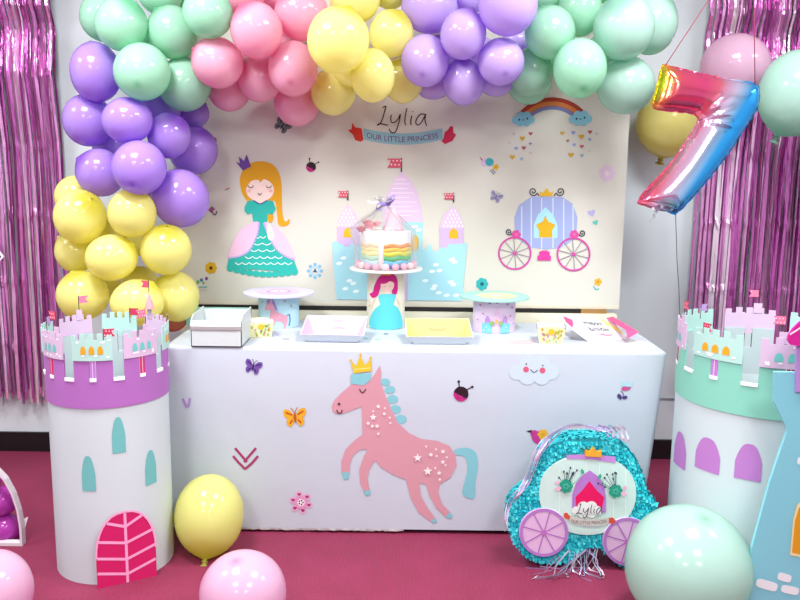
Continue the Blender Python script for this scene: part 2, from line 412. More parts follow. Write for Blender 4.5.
# carriage illustration
q = Pic(fB, 400, 150, 4)
q.poly([(525, 187), (648, 187), (690, 215), (710, 270), (706, 325), (680, 370), (640, 392), (585, 398), (525, 390), (485, 365), (460, 325), (457, 270), (475, 222)], '9FACD8')
for x, y0, y1 in ((487, 225, 360), (525, 192, 385), (567, 192, 394), (612, 192, 394), (655, 196, 384), (692, 222, 355)): q.line([(x, y0), (x, y1)], 3.5, 'DCE1F2', False, .1)
q.lay = math.ceil(q.lay)
q.poly([(582, 228), (612, 258), (630, 300), (630, 352), (535, 352), (535, 300), (552, 258)], 'A9DDE6').poly([(582, 262), (592, 285), (622, 300), (608, 322), (610, 350), (556, 350), (557, 322), (544, 300), (572, 285)], 'E0AE20')
q.poly([(562, 185), (558, 165), (572, 172), (586, 152), (600, 172), (614, 163), (608, 185)], 'DDAE2A')
def spiral(x, y, r, d, tail):
    pts = [(x + d * r * (1 - k / 22) * math.cos(.4 + k * .5), y + r * (1 - k / 22) * math.sin(.4 + k * .5)) for k in range(20)]
    q.line([tail] + pts, 4.5, '41444C')
spiral(533, 166, 18, 1, (556, 184)); spiral(641, 166, 18, -1, (616, 184)); spiral(436, 327, 14, 1, (452, 340)); spiral(728, 332, 14, -1, (710, 342))
for cx, cy, r in ((459, 413, 67), (694, 417, 68)):
    for k in range(5):
        a = k * PI / 5 + .25; q.line([(cx - r * math.cos(a), cy - r * math.sin(a)), (cx + r * math.cos(a), cy + r * math.sin(a))], 2.8, '8E7F8E', False, .1)
    q.ring(cx, cy, r - 7, r, 'CB4A9E').ell(cx, cy, 8, 8, 'CB4A9E', 12)
    q.ell(cx + (6 if cx < 500 else 3), 338, 17, 17, 'D86AA6', 14)
    for k in range(6): q.ell(cx + (6 if cx < 500 else 3) + 12 * math.cos(k), 338 + 12 * math.sin(k), 7, 7, 'D04C96', 8, .05)
q.lay = math.ceil(q.lay)
q.poly([(556, 408), (570, 402), (586, 402), (600, 408), (598, 420), (604, 424), (604, 442), (550, 442), (550, 424), (558, 420)], 'D6409A')
q.done('carriage_print', bp_)

# rainbow with two smiling clouds and falling hearts
q = Pic(fB, 500, 90, 5.46)
for r0, r1, c in ((215, 238, 'A83A2C'), (193, 216, 'CE7A3C'), (186, 194, 'A06A78'), (172, 187, '7180B4')): q.ring(286, 278, r0, r1, c, 24, 1, -137, -44)
q.done('rainbow_print', bp_)
for cx, cy, dx in ((127, 158, 0), (440, 153, 1)):
    q = Pic(fB, 500, 90, 5.46); q.lay = 6
    q.cloud(cx, cy, 120, 84, '86C4D6')
    for sx in (-22, 22): q.ell(cx + sx, cy - 2 + (6 if sx < 0 else 0), 5, 6, '1E2A44', 8)
    q.line([(cx - 7, cy + 2), (cx, cy + 8), (cx + 7, cy)], 3, '1E2A44'); q.done('cloud_print', bp_)
q = Pic(fB, 500, 90, 5.46)
for x, y, r, c in ((75, 240, 9, 'C8B0C8'), (167, 238, 12, 'B05868'), (122, 264, 15, 'D0A430'), (52, 288, 7, 'CBBBB0'), (88, 318, 11, '8C98CC'), (130, 316, 12, 'B05868'), (166, 293, 9, '8090B8'), (68, 366, 15, 'D0A430'), (118, 377, 11, '98B4CC'), (166, 345, 8, 'CBBBB0'),
                   (340, 236, 13, 'CDA638'), (400, 233, 12, '8C98CC'), (445, 254, 16, 'CDA02C'), (492, 229, 12, 'B05060'), (527, 238, 9, 'C0B4C0'), (370, 277, 9, 'A86858'), (490, 270, 10, '90A0C8'), (405, 299, 11, '98A4D8'), (447, 308, 12, 'B85868'), (388, 354, 16, 'D0A030'), (448, 357, 12, '98B0C4'), (488, 333, 8, 'C8C0B8')):
    q = Pic(fB, 500, 90, 5.46); q.heart(x, y, r, c); q.done('heart_print', bp_)

# the small motifs between the big illustrations
def butterfly(q, x, y, s_, c, cb, rot=0):
    cr, sr = math.cos(math.radians(rot)), math.sin(math.radians(rot))
    R = lambda a, b_: (x + s_ * (a * cr - b_ * sr), y + s_ * (a * sr + b_ * cr))
    for sx in (-1, 1):
        q.poly([R(sx * .1, -.1), R(sx * .5, -.75), R(sx * 1, -.8), R(sx * 1.05, -.3), R(sx * .7, .05)], c, True).poly([R(sx * .1, .05), R(sx * .75, .1), R(sx * .8, .6), R(sx * .45, .85), R(sx * .2, .5)], c, True)
        q.line([R(sx * .25, -.25), R(sx * .85, -.55)], s_ * .16, cb, False).line([R(sx * .25, .2), R(sx * .55, .55)], s_ * .16, cb, False)
        q.line([R(0, -.4), R(sx * .2, -.8), R(sx * .35, -.95)], s_ * .07, cb)
    q.ell(x, y, s_ * .12, s_ * .55, cb, 10, 1, rot=rot)
def ladybug(q, x, y, r):
    q.line([(x - .2 * r, y - .7 * r), (x - .3 * r, y - 1.6 * r)], r * .14, '2A1A24', False).ell(x - .3 * r, y - 1.65 * r, r * .17, r * .2, '2A1A24', 8)
    q.line([(x + .6 * r, y - .5 * r), (x + 1.5 * r, y - .95 * r)], r * .14, '2A1A24', False).ell(x + 1.5 * r, y - .95 * r, r * .2, r * .17, '2A1A24', 8)
    q.ell(x, y, r, r, 'B92A78').ell(x, y, r, r, '2C1622', 16, 1, -165, 15 + 25)
    for a, b_ in ((-.5, .2), (-.15, .55), (.35, .5), (.1, .2), (-.45, .55)): q.ell(x + a * r, y + b_ * r, r * .09, r * .09, '6A1448', 6, .05)
    q.lay = math.ceil(q.lay)
q = Pic(fB); ladybug(q, 311, 167, 5); q.done('ladybug_print', bp_)
q = Pic(fB); butterfly(q, 282.5, 125.5, 8, '6A7876', '3A4648', 35); q.done('butterfly_print', bp_)
q = Pic(fB); butterfly(q, 496, 197, 6, '9A98B4', '6C6A90', 25); q.done('butterfly_print', bp_)
q = Pic(fB); q.ell(484.5, 163, 3.6, 3.4, 'D9B8D8').poly([(481, 160), (479.5, 156), (483.5, 160.5)], 'C05090').ell(489.5, 162, 4.2, 4, '3FA6B0').flower(496, 167, 3.2, 'DDB23A', 'B88A20', 5).line([(490, 170), (494, 174.5)], .9, '70728A', False).line([(492, 169), (495.5, 173)], .9, '70728A', False); q.done('bird_print', bp_)
q = Pic(fB); q.flower(607, 173.5, 9.5, 'DDC4D8', 'E9D6E4', 7, .3); q.done('flower_print', bp_)
q = Pic(fB); q.flower(211, 268, 6, 'D2A41E', '4A3A20', 7); q.done('flower_print', bp_)
q = Pic(fB)
for k in range(8): q.ell(315 + 6.5 * math.cos(k * PI / 4), 271 + 6.5 * math.sin(k * PI / 4), 1.8, 1.8, '7FB2CE', 8, .05)
q.ring(315, 271, 3.4, 5, 'A9CBDA', 16).star(315, 271, 3, '3A5A84', 3); q.done('flower_print', bp_)
q = Pic(fB); q.flower(482, 284, 6.3, '38AFAE', '1E5664', 7).line([(482, 289), (482.5, 297)], 2.4, '38AFAE', False); q.done('flower_print', bp_)
q = Pic(fB); q.heart(591.5, 213, 4, 'B3AEDC', -15).heart(595.5, 222.5, 3, '62BCAE', -20); q.done('heart_print', bp_)
q = Pic(fB); q.flower(598, 282, 4, 'DFAF30', 'C28A20', 5).line([(593.5, 286), (596, 289.5), (599, 288.5)], 1.3, '5FB4B8'); q.done('flower_print', bp_)
q = Pic(fB); q.ring(212.5, 141, 2.6, 4.2, 'A83C54', 16); q.done('loop_print', bp_)
q = Pic(fB); q.line([(225, 190), (229.5, 188)], 1.2, 'B05864', False); q.done('dash_print', bp_)
q = Pic(fB); q.poly([(208, 210), (212, 206), (215, 209), (211, 213)], 'A0508C').line([(211, 211), (215, 215), (217, 211)], 1.2, '55505C'); q.done('bird_print', bp_)
q = Pic(fB)
for x, y, r, c in ((198, 282, 1.6, '5DA648'), (201.5, 280, 1.6, '3A7ABA'), (206.5, 278.5, 1.5, '7A3E86'), (203.5, 283, 1.2, '58B070')): q.ell(x, y, r, r * 1.2, c, 10, .1)
q.line([(199, 287), (207, 287)], 1.3, '6CB0B0', False).line([(199.5, 290), (206.5, 290)], .9, 'B7BEB8', False); q.done('logo_print', bp_)

# lower board under the panel, with the dark line between the two
lz = P(400, 311.8, YB - .03).z; lx0 = bl + .02; lx1_ = P(617, 312, YB - .03).x
lb = thing('foam_board', 'cream foam board standing behind the table under the printed panel', 'board', ((lx0 + lx1_) / 2, YB - .02, 0))
b = MB(); b.box((lx0, YB - .035, 0), (lx1_, YB + .02, lz), mat('E6E0C8', .6)); b.build('panel', lb)
b = MB(); b.box((lx0, YB - .012, lz), (P(580, 309, YB).x, YB + .02, bz - .0005), mat('0E0808', .5)); b.build('dark_strip', lb)  # near-black strip across the gap between panel and board
b = MB(); b.box((P(580.5, 309, YB).x, YB - .014, lz), (P(606, 309, YB).x, YB + .02, bz - .0005), mat('9A7340', .6)); o = b.build('cardboard_tab', lb); o['label'] = 'brown cardboard tab'

# ================================================================ table and cloth
TZ = .752; TX0, TX1, TY0, TY1 = P(163, 345, 3.0).x, P(668, 352, 3.0).x, 3.0, 3.59
clothm = mat('C0C7D1', .5, 0, .35, bump=.12, bscale=7, bdist=.02)
tb = thing('folding_table', 'long folding table hidden under the white printed cloth', 'table', ((TX0 + TX1) / 2, (TY0 + TY1) / 2, 0))
b = MB(); b.box((TX0 + .02, TY0 + .02, TZ - .04), (TX1 - .02, TY1 - .02, TZ - .004), mat('D8D8D8', .5)); b.build('tabletop', tb)
for sx in (TX0 + .2, TX1 - .2):
    for sy in (TY0 + .1, TY1 - .1):
        b = MB(); b.tube([(sx, sy, 0), (sx, sy, TZ - .041)], .014, mat('6A6A70', .4, .8), 10); b.build('leg', tb, True)
def cloth():
    mb = MB(); rnd = random.Random(4)
    def outline(ins, tuck):
        pts = []; r = .02; n = 5; x0, x1, y0, y1 = TX0 + ins, TX1 - ins, TY0 + ins, TY1 - ins
        for cx, cy, a0 in ((x1 - r, y1 - r, 0), (x0 + r, y1 - r, 90), (x0 + r, y0 + r, 180), (x1 - r, y0 + r, 270)):
            for k in range(n + 1):
                a = math.radians(a0 + 90 * k / n); p = Vector((cx + r * math.cos(a), cy + r * math.sin(a)))
                if a0 == 270: p.x -= tuck
                pts.append(p)
        return pts
    rows = []
    for ins, z, tk in ((.012, TZ, 0), (.0075, TZ - .001, 0), (.0032, TZ - .004, 0), (.0008, TZ - .009, 0), (0, TZ - .015, 0), (0, .5, .018), (0, .25, .04), (0, .018, .075)):
        rows.append([(p.x, p.y, z) for p in outline(ins, tk)])
    bb = mb.grid(rows, clothm, True); mb.cap([bb + j for j in range(len(rows[0]))], clothm)
    return mb
tc_ = thing('tablecloth', 'white printed paper tablecloth with pink horse draped over the long table', 'tablecloth', ((TX0 + TX1) / 2, TY0, .018))
cloth().build('cloth', tc_, True, 50)
b = MB(); rnd = random.Random(9); x = P(238, 528, TY0).x; xe = P(405, 531, TY0).x; rows = []
while x < xe:
    rows.append([(x, TY0 + .004, .022), (x, TY0 - .002 + rnd.uniform(-.004, .003), .010 + rnd.uniform(0, .004)), (x, TY0 + .008, .003 + rnd.uniform(0, .006))]); x += .012
b.grid(rows, mat('C9C6C4', .6)); b.build('crumpled_hem', tc_, True)
fT = lambda x, y, l: P(x, y, TY0 - .001 - .0002 * l)
q = Pic(fT, 320, 340, 3.156)
hp, ha = 'CB939E', '80BEC6'
for x, y, r in ((206, 133, 14), (221, 157, 15), (229, 187, 16), (238, 219, 16), (255, 250, 17)): q.ell(x, y, r * 1.1, r * .85, ha, 16, .1)
q.lay = math.ceil(q.lay)
q.poly([(424, 347), (450, 340), (475, 343), (494, 360), (498, 400), (490, 450), (488, 497), (470, 500), (449, 484), (458, 440), (466, 400), (455, 368), (426, 362)], ha, True)
q.poly([(37, 210), (45, 190), (70, 165), (97, 142), (130, 135), (158, 130), (172, 108), (189, 80), (193, 105), (191, 132), (205, 172), (225, 217), (245, 260), (280, 293), (320, 312), (370, 318), (408, 334), (427, 360), (431, 396), (412, 434), (378, 456),
        (373, 480), (386, 518), (412, 545), (398, 560), (368, 532), (346, 492), (334, 455), (313, 452), (319, 493), (342, 533), (364, 562), (350, 573), (312, 546), (287, 500), (271, 441), (230, 425), (192, 402), (174, 380), (155, 410), (150, 440), (157, 474), (140, 480), (127, 452), (124, 408), (138, 368), (150, 345), (124, 347), (104, 365), (94, 392), (93, 418), (68, 420), (67, 385), (80, 346), (110, 315), (134, 298), (133, 260), (131, 210), (100, 222), (75, 232), (50, 233), (39, 224)], hp)
for pts in ([(67, 418), (93, 417), (90, 438), (76, 441)], [(139, 477), (158, 472), (160, 488), (143, 492)], [(350, 572), (364, 560), (370, 574), (358, 577)], [(396, 558), (410, 543), (419, 556), (412, 564)]): q.poly(pts, ha)
q.poly([(97, 108), (162, 105), (158, 128), (138, 143), (97, 138)], ha)
q.poly([(97, 65), (115, 82), (127, 47), (142, 80), (160, 58), (163, 98), (106, 105)], 'D9B92E')
q.line([(107, 93), (160, 88)], 3, 'F0DC80', False)
for x, y in ((97, 64), (127, 45), (160, 56)): q.ell(x, y, 4, 4, 'D9B92E', 8)
q.line([(125, 154), (129, 163), (137, 165), (145, 154)], 3.4, '4A2A32').ell(60, 202, 4, 4, '2A1A20', 8).line([(53, 220), (57, 230), (66, 230), (70, 220)], 3.4, '4A2A32')
for x, y, r in ((184, 210, 8), (168, 244, 12), (152, 263, 6), (180, 272, 8), (203, 233, 6), (184, 296, 5), (165, 272, 6), (220, 245, 4), (222, 262, 4), (168, 225, 4), (205, 215, 4), (308, 372, 14), (340, 414, 15), (350, 362, 7), (388, 352, 8), (388, 385, 8), (376, 420, 8), (400, 370, 4), (366, 345, 4), (335, 336, 4), (368, 366, 4), (364, 404, 4), (378, 440, 5), (396, 395, 4)):
    (q.star(x, y, r, 'F0E4E4') if r > 7.5 else q.ell(x, y, r * .8, r * .8, 'EEDADC', 10))
q.done('horse_print', tc_)
q = Pic(fT); ladybug(q, 461, 394, 7.5); q.done('ladybug_print', tc_)
q = Pic(fT); butterfly(q, 253, 367, 8, '6E4C9C', '3A2464', 15); q.done('butterfly_print', tc_)
q = Pic(fT); butterfly(q, 295, 417.5, 10.5, 'DFA428', 'B4541E', -5); q.done('butterfly_print', tc_)
q = Pic(fT); q.cloud(534, 370, 48, 30, 'C5D2DB')
q.ell(526, 369.5, 3, 3, 'D05C78', 12).ell(542.5, 370.5, 3, 3, 'D05C78', 12).line([(530.5, 369.5), (534, 372.5), (537.5, 370)], .8, '3A3A50').ell(526.3, 364, .7, 1, '3A2A30', 8).ell(542.8, 365.5, .7, .7, '3A2A30', 8); q.done('cloud_print', tc_)
q = Pic(fT); q.poly([(526, 431), (532, 430), (533, 434)], '2A2028').ell(541, 438, 9.5, 7, 'BE3A8C', 18, rot=12).poly([(546, 434), (553, 437), (549, 443)], 'BE3A8C').ell(534.5, 434, 4, 4, 'BE3A8C', 12).flower(543, 434.5, 5.4, 'DDAA30', 'D09A28', 6).ell(532.6, 433.3, .6, .6, '20101A', 6); q.done('bird_print', tc_)
q = Pic(fT)
for k in range(6):
    a = k * PI / 3 + .3; q.ell(301 + 8.3 * math.cos(a), 502.5 + 8.3 * math.sin(a), 3.6, 3.6, 'DBA8C8', 12, .05).heart(301 + 8.3 * math.cos(a), 502.5 + 8.3 * math.sin(a), 2, 'A03070')
q.ell(301, 502.5, 6.6, 6.6, 'D694BC', 18).ell(301, 502.5, 3.6, 3.6, 'F0E4E8', 14)
for k in range(5): q.ell(301 + 2 * math.cos(k * 1.26), 502.5 + 2 * math.sin(k * 1.26), .9, .9, '2A2830', 7, .05)
q.done('flower_print', tc_)
q = Pic(fT); q.line([(621, 391), (623.5, 395), (620, 400)], .9, '6A5A90').ell(626, 388.5, 4.8, 2.4, 'C0508C', 12, rot=-8).poly([(621, 386), (622, 381), (624.5, 384), (627, 380), (629.5, 384), (633, 381), (632, 387)], 'A8D0D8').ell(619.5, 396.5, 2, 3, '4A3A70', 10, rot=-30).ell(625, 397.5, 2.6, 1.8, '4A3A70', 10, rot=-20); q.done('tulip_print', tc_)
q = Pic(fT); q.line([(182.5, 398.5), (185, 404), (187, 407.5)], 2.6, 'A587BC').line([(190, 398), (189, 404), (187.5, 407.5)], 2.6, 'A587BC'); q.done('heart_print', tc_)
q = Pic(fT)
for pts in ([(235, 448), (241, 455), (247, 462)], [(256, 448), (250, 455), (244, 462)], [(233, 456), (239, 463), (245, 469)], [(258, 456), (252, 463), (245, 469)]): q.line(pts, 2.4, '9E3566', False)
q.done('blossom_print', tc_)
# ================================================================ balloons
def balloon_mat(name, col, tcol, trans=.42, rough=.16):
    m = bpy.data.materials.new(name); m.use_nodes = True; n = m.node_tree.nodes; L = m.node_tree.links; b = n['Principled BSDF']
    b.inputs['Roughness'].default_value = rough; b.inputs['Specular IOR Level'].default_value = .5
    b.inputs['Coat Weight'].default_value = .25; b.inputs['Coat Roughness'].default_value = .05
    at = n.new('ShaderNodeAttribute'); at.attribute_name = 'crown'                # thicker rubber round the crown and the neck
    mx = n.new('ShaderNodeMix'); mx.data_type = 'RGBA'; mx.inputs[6].default_value = lin(col); mx.inputs[7].default_value = tuple(x * .62 for x in lin(tcol)[:3]) + (1,)
    L.new(at.outputs['Fac'], mx.inputs[0]); L.new(mx.outputs[2], b.inputs['Base Color'])
    tr = n.new('ShaderNodeBsdfTranslucent'); tr.inputs['Color'].default_value = lin(tcol)
    ms = n.new('ShaderNodeMixShader'); ms.inputs[0].default_value = trans
    L.new(b.outputs[0], ms.inputs[1]); L.new(tr.outputs[0], ms.inputs[2]); L.new(ms.outputs[0], n['Material Output'].inputs[0])
    return m
BM = {'mint': balloon_mat('mint_latex', 'BAE8D0', '8EE0B4'), 'purple': balloon_mat('purple_latex', 'C49EF0', 'A86CE8'), 'lavender': balloon_mat('lavender_latex', 'DEC4FA', 'C092F4'),
      'yellow': balloon_mat('yellow_latex', 'FBF6A0', 'FAF25E'), 'lemon': balloon_mat('lemon_latex', 'FCF9AA', 'FBF466'), 'pink': balloon_mat('pink_latex', 'FBC4DA', 'FA92BE'),
      'pale_pink': balloon_mat('pale_pink_latex', 'EEC8E0', 'E8A6CE'), 'pale_mint': balloon_mat('pale_mint_latex', 'C6E6DA', 'AADECA'), 'soft_yellow': balloon_mat('soft_yellow_latex', 'F0F09A', 'ECEA68'),
      'gold': balloon_mat('soft_gold_latex', 'EEE48E', 'E6D860'), 'peach': balloon_mat('peach_latex', 'F0A07A', 'EE8858'), 'magenta': balloon_mat('magenta_latex', 'D04CC6', 'C030BC')}
PROF = [(0.002, 1.0), (.1, .994), (.22, .97), (.36, .925), (.52, .848), (.68, .73), (.82, .57), (.92, .395), (.98, .2), (1.0, 0.0), (.985, -.2), (.94, -.39), (.86, -.56), (.75, -.71), (.62, -.835), (.48, -.93), (.34, -1.0), (.22, -1.05), (.12, -1.085), (.07, -1.11), (.05, -1.14)]
def balloon(kind, c, rx, ry, crown, label, group=None, knot=False, n=40, name='balloon'):
    """ellipsoidal latex balloon; crown is the direction of its top, rx / ry its half width and half height"""
    zq = Vector(crown).normalized().to_track_quat('Z', 'Y').to_matrix()
    sc = Matrix.Diagonal(Vector((rx, (rx + ry) / 2, ry)))
    mb = MB(); m = BM[kind]
    mb.lathe(PROF, m, (0, 0, 0), n, False)
    cr = [max(0, 1 - math.hypot(p.x, p.y) / .16) ** .8 * .8 if p.z > .5 else max(0, min(1, (-.72 - p.z) / .3)) for p in mb.v]
    mb.v = [Vector(c) + sc @ (zq @ p) for p in mb.v]
    root = thing(name, label, 'balloon', c, group) if knot else None
    o = mb.build('body' if knot else name, root, True)
    a = o.data.attributes.new('crown', 'FLOAT', 'POINT'); a.data.foreach_set('value', cr)
    if not knot:
        recentre(o, c); tag(o, label, 'balloon', group); return o
    k = MB(); k.lathe([(.05, -1.13), (.085, -1.15), (.095, -1.18), (.06, -1.2), (.05, -1.21), (.11, -1.26), (.15, -1.29), (.12, -1.3), (.04, -1.27)], m, (0, 0, 0), 20)
    k.v = [Vector(c) + sc @ (zq @ p) for p in k.v]; ko = k.build('knot', root, True)
    a = ko.data.attributes.new('crown', 'FLOAT', 'POINT'); a.data.foreach_set('value', [1.0] * len(k.v))
    return root
# kind, px, py, rx, ry, depth layer, dot (pixel offset of the crown) or None, label
GL = [
 ('mint', 142, 72, 29, 29, 0, (-5, 13), 'mint balloon with darker dot low on its front, above the purple cluster'),
 ('mint', 121, 25, 27, 27, .3, None, 'mint balloon above the purple cluster, upper left of the one with a dot'),
 ('mint', 104, 18, 25, 25, 2, None, 'pale mint balloon mostly behind another mint one, outermost at top left of garland'),
 ('mint', 173, 33, 26, 27, 1.2, None, 'deep mint balloon wedged between the dotted mint one and the bright mint one'),
 ('mint', 184, 85, 27, 27, 2, None, 'mint balloon tucked behind the dotted mint one, touching a purple one below'),
 ('mint', 208, 14, 25.5, 25.5, .2, None, 'bright mint balloon beside the first pink balloons at top left'),
 ('mint', 160, -7, 23, 23, 2, None, 'mint balloon cut by the top edge behind the left mint group'),
 ('mint', 186, -6, 19, 19, 2.4, None, 'sliver of mint balloon at top edge left of the bright mint one'),
 ('purple', 96, 73, 26, 30, 1, None, 'purple balloon left of the dotted mint one, topmost of the purple cluster'),
 ('purple', 88, 121, 26, 26, 1, None, 'purple balloon outermost on the left of the purple cluster'),
 ('purple', 127, 121, 26, 23, .2, None, 'flattish purple balloon directly under the dotted mint one'),
 ('purple', 169, 136, 22, 23, .7, None, 'small purple balloon right of the flattish purple one'),
 ('purple', 160, 108, 22, 22, 2.2, None, 'deep purple balloon in shade behind the dotted mint one'),
 ('purple', 192, 114, 17, 15, 2.6, None, 'dark purple balloon peeking out under the tucked-away mint one'),
 ('purple', 193, 151, 25, 24, 1.4, None, 'purple balloon on the inner side of the column beside the red curl print'),
 ('purple', 101, 173, 25, 24, 1, None, 'purple balloon lowest on the outer side, just above the yellow group'),
 ('purple', 139, 168, 28, 27, .1, (-7, 16), 'purple balloon with dark dot on its front in the left column'),
 ('purple', 181, 199, 29, 29, .6, None, 'large purple balloon lowest on the inner side of the left column'),
 ('yellow', 75, 197, 21, 21, 2, None, 'small yellow balloon mostly hidden under the lowest outer purple one'),
 ('yellow', 80, 217, 27, 27, .6, None, 'large yellow balloon on the outer side below the purple cluster'),
 ('yellow', 132, 214, 25, 24, .4, None, 'yellow balloon directly under the dotted purple one'),
 ('yellow', 166, 250, 26, 25, .6, None, 'yellow balloon below the large inner purple one beside the printed panel'),
 ('yellow', 111, 258, 26.5, 23, .1, None, 'flattish yellow balloon in the middle of the yellow group'),
 ('yellow', 76, 252, 21, 21, 1.7, None, 'yellow balloon peeking out left of the flattish middle yellow one'),
 ('yellow', 141, 286, 19, 19, 2.2, None, 'yellow balloon mostly hidden in the middle of the yellow group'),
 ('yellow', 83, 296, 27, 24.5, .7, None, 'yellow balloon lowest on the left, just above the purple castle tower'),
 ('yellow', 137, 303, 27.5, 23, .2, None, 'yellow balloon lowest in the middle above the table corner'),
 ('yellow', 177, 297, 23, 25, .9, None, 'yellow balloon lowest on the right, above the white box'),
 ('peach', 172, 318, 16, 14, 2.4, None, 'peach balloon peeking out below the yellow group above the table'),
 ('pink', 257, 31, 26, 28.5, .1, None, 'pink balloon right of the bright mint one, whole and in front'),
 ('pink', 302, 14, 27, 28, 1, None, 'pink balloon reaching the top edge beside the big yellow one'),
 ('pink', 218, 63, 26, 26, .6, None, 'pink balloon below the bright mint one at the start of the pink group'),
 ('pink', 293, 69, 25, 28, .1, (-3, 14), 'pink balloon with a dot on its front beside the big yellow one'),
 ('pink', 260, 79, 22, 24, 1.3, None, 'deep pink balloon in the centre of the pink group behind the others'),
 ('pink', 229, 88, 22, 24, 2, None, 'pink balloon hanging low behind the first pink one over the printed panel'),
 ('pink', 297, 103, 23, 24, 2, None, 'pink balloon lowest of the pink group above the dark butterfly print'),
 ('pink', 240, -6, 26, 22, 1.2, None, 'pale pink balloon cut by the top edge beside the bright mint one'),
 ('pink', 274, -2, 18, 16, 2.4, None, 'sliver of pink balloon at the top edge between two larger pink ones'),
 ('lemon', 338, 41, 31, 33.5, 0, None, 'biggest lemon yellow balloon of the arch, right of the pink group'),
 ('lemon', 333, 92, 22, 24, 2, None, 'golden yellow balloon hanging under the biggest lemon yellow one'),
 ('lemon', 373, 76, 22, 27, .8, None, 'lemon yellow balloon above the start of the handwritten name'),
 ('lemon', 391, 34, 22, 24, .5, None, 'small lemon yellow balloon right of the biggest one near the lavender group'),
 ('lemon', 355, 0, 25, 24, 1.4, None, 'lemon yellow balloon at the top edge behind the biggest lemon yellow one'),
 ('lemon', 403, 81, 20, 23, 1.9, None, 'pale yellow balloon partly behind the dotted lavender one above the handwritten name'),
 ('soft_yellow', 390, -5, 16, 15, 2.4, None, 'pale greenish yellow balloon at the top edge left of the lavender group'),
 ('lavender', 430, 8, 28, 26.5, .8, None, 'large lavender balloon at the top edge, left one of the lavender group'),
 ('lavender', 463, 35, 23, 25.5, .1, None, 'lavender balloon in the middle of the lavender group with clear outline'),
 ('lavender', 425, 61, 24, 26.5, .3, (-3, 15), 'lavender balloon with dark dot beside the yellow balloons'),
 ('lavender', 464, 82, 21, 24, .9, None, 'lavender balloon hanging lowest in the middle of the lavender group'),
 ('lavender', 501, 62, 23.5, 24, .2, (5, 13), 'lavender balloon with dark dot beside the mint balloons'),
 ('lavender', 508, 6, 30, 31, .3, None, 'biggest lavender balloon at the top edge, right one of the group'),
 ('lavender', 471, -2, 17, 16, 2, None, 'small lavender balloon at the top edge between two large lavender ones'),
 ('lavender', 433, 84, 19, 16, 2.2, None, 'lavender balloon peeking out below the dotted lavender one by the yellow balloons'),
 ('lavender', 496, 79, 19, 18, 2.2, None, 'lavender balloon peeking out below the dotted one by the mint balloons'),
 ('lavender', 517, 41, 15, 14, 2.6, None, 'deep violet balloon in the shaded gap beside the mint group'),
 ('mint', 550, 33, 25.5, 27, .5, None, 'mint balloon right of the biggest lavender one, first of the right mint group'),
 ('mint', 531, 72, 22, 24, 1.1, None, 'mint balloon behind the lavender dotted one above the rainbow print'),
 ('mint', 529, 83, 22, 22, 2.1, None, 'pale mint balloon peeking out lowest above the left rainbow cloud'),
 ('mint', 580, 10, 22, 28, 1.2, None, 'deep mint balloon in the middle of the right mint group at the top edge'),
 ('mint', 580, 69, 27, 30, .3, (4, 21), 'mint balloon with small dot low on its front above the rainbow print'),
 ('pale_mint', 624, 28, 31, 33, .1, None, 'biggest mint balloon of the right mint group near the panel corner'),
 ('pale_mint', 626, 86, 29.5, 29, .8, None, 'mint balloon lowest at the right end, beside the yellow tip of the foil number'),
 ('pale_mint', 651, 25, 26, 31, 1.2, None, 'mint balloon outermost at the right end, behind the biggest mint one'),
 ('mint', 548, -6, 20, 18, 2, None, 'mint balloon at the top edge between the lavender and mint groups'),
 ('mint', 605, -12, 17, 16, 2.3, None, 'sliver of mint balloon at the top edge left of the biggest mint one'),
 ('purple', 111, 147, 19, 19, 2.5, None, 'deep purple balloon filling the gap above the dotted purple one, mostly hidden'),
 ('purple', 152, 190, 16, 16, 2.7, None, 'deep purple balloon filling the gap under the dotted purple one, mostly hidden'),
 ('yellow', 107, 232, 18, 18, 2.3, None, 'deep yellow balloon glimpsed between the upper three yellow ones'),
 ('yellow', 139, 240, 16, 16, 2.6, None, 'deep yellow balloon glimpsed behind the balloon under the dotted purple one'),
 ('yellow', 104, 282, 17, 17, 2.4, None, 'deep yellow balloon glimpsed between the lower left yellow ones'),
 ('pink', 246, 58, 17, 17, 2.5, None, 'deep pink balloon glimpsed between the first two whole pink ones'),
 ('pink', 279, 48, 15, 15, 2.5, None, 'deep pink balloon glimpsed behind the dotted pink one near the top'),
 ('lemon', 352, 66, 21, 21, 1.6, None, 'golden balloon glimpsed right behind the biggest lemon yellow one'),
 ('lavender', 446, 50, 16, 16, 2.5, None, 'deep violet balloon glimpsed left of the clear middle lavender one'),
 ('lavender', 483, 54, 16, 16, 2.5, None, 'deep violet balloon glimpsed right of the clear middle lavender one'),
 ('mint', 603, 52, 18, 18, 2.4, None, 'deep mint balloon glimpsed between the biggest mint one and the dotted one'),
 ('mint', 556, 58, 16, 16, 2.6, None, 'deep mint balloon glimpsed under the first right mint one'),
 ('mint', 150, 43, 18, 18, 1.7, None, 'deep mint balloon glimpsed above the dotted mint one at left'),
]
rnd = random.Random(21)
yl_ = [3.18 + .105 * g[5] + .002 * i / len(GL) for i, g in enumerate(GL)]
fx = lambda x: math.cos(math.atan((x - 400) / FPX))
fy = lambda y: math.cos(math.atan((y - 300) / FPX))   # a ball off the axis is seen stretched
def far(g): return 3.49 if g[1] > 168 else 3.64
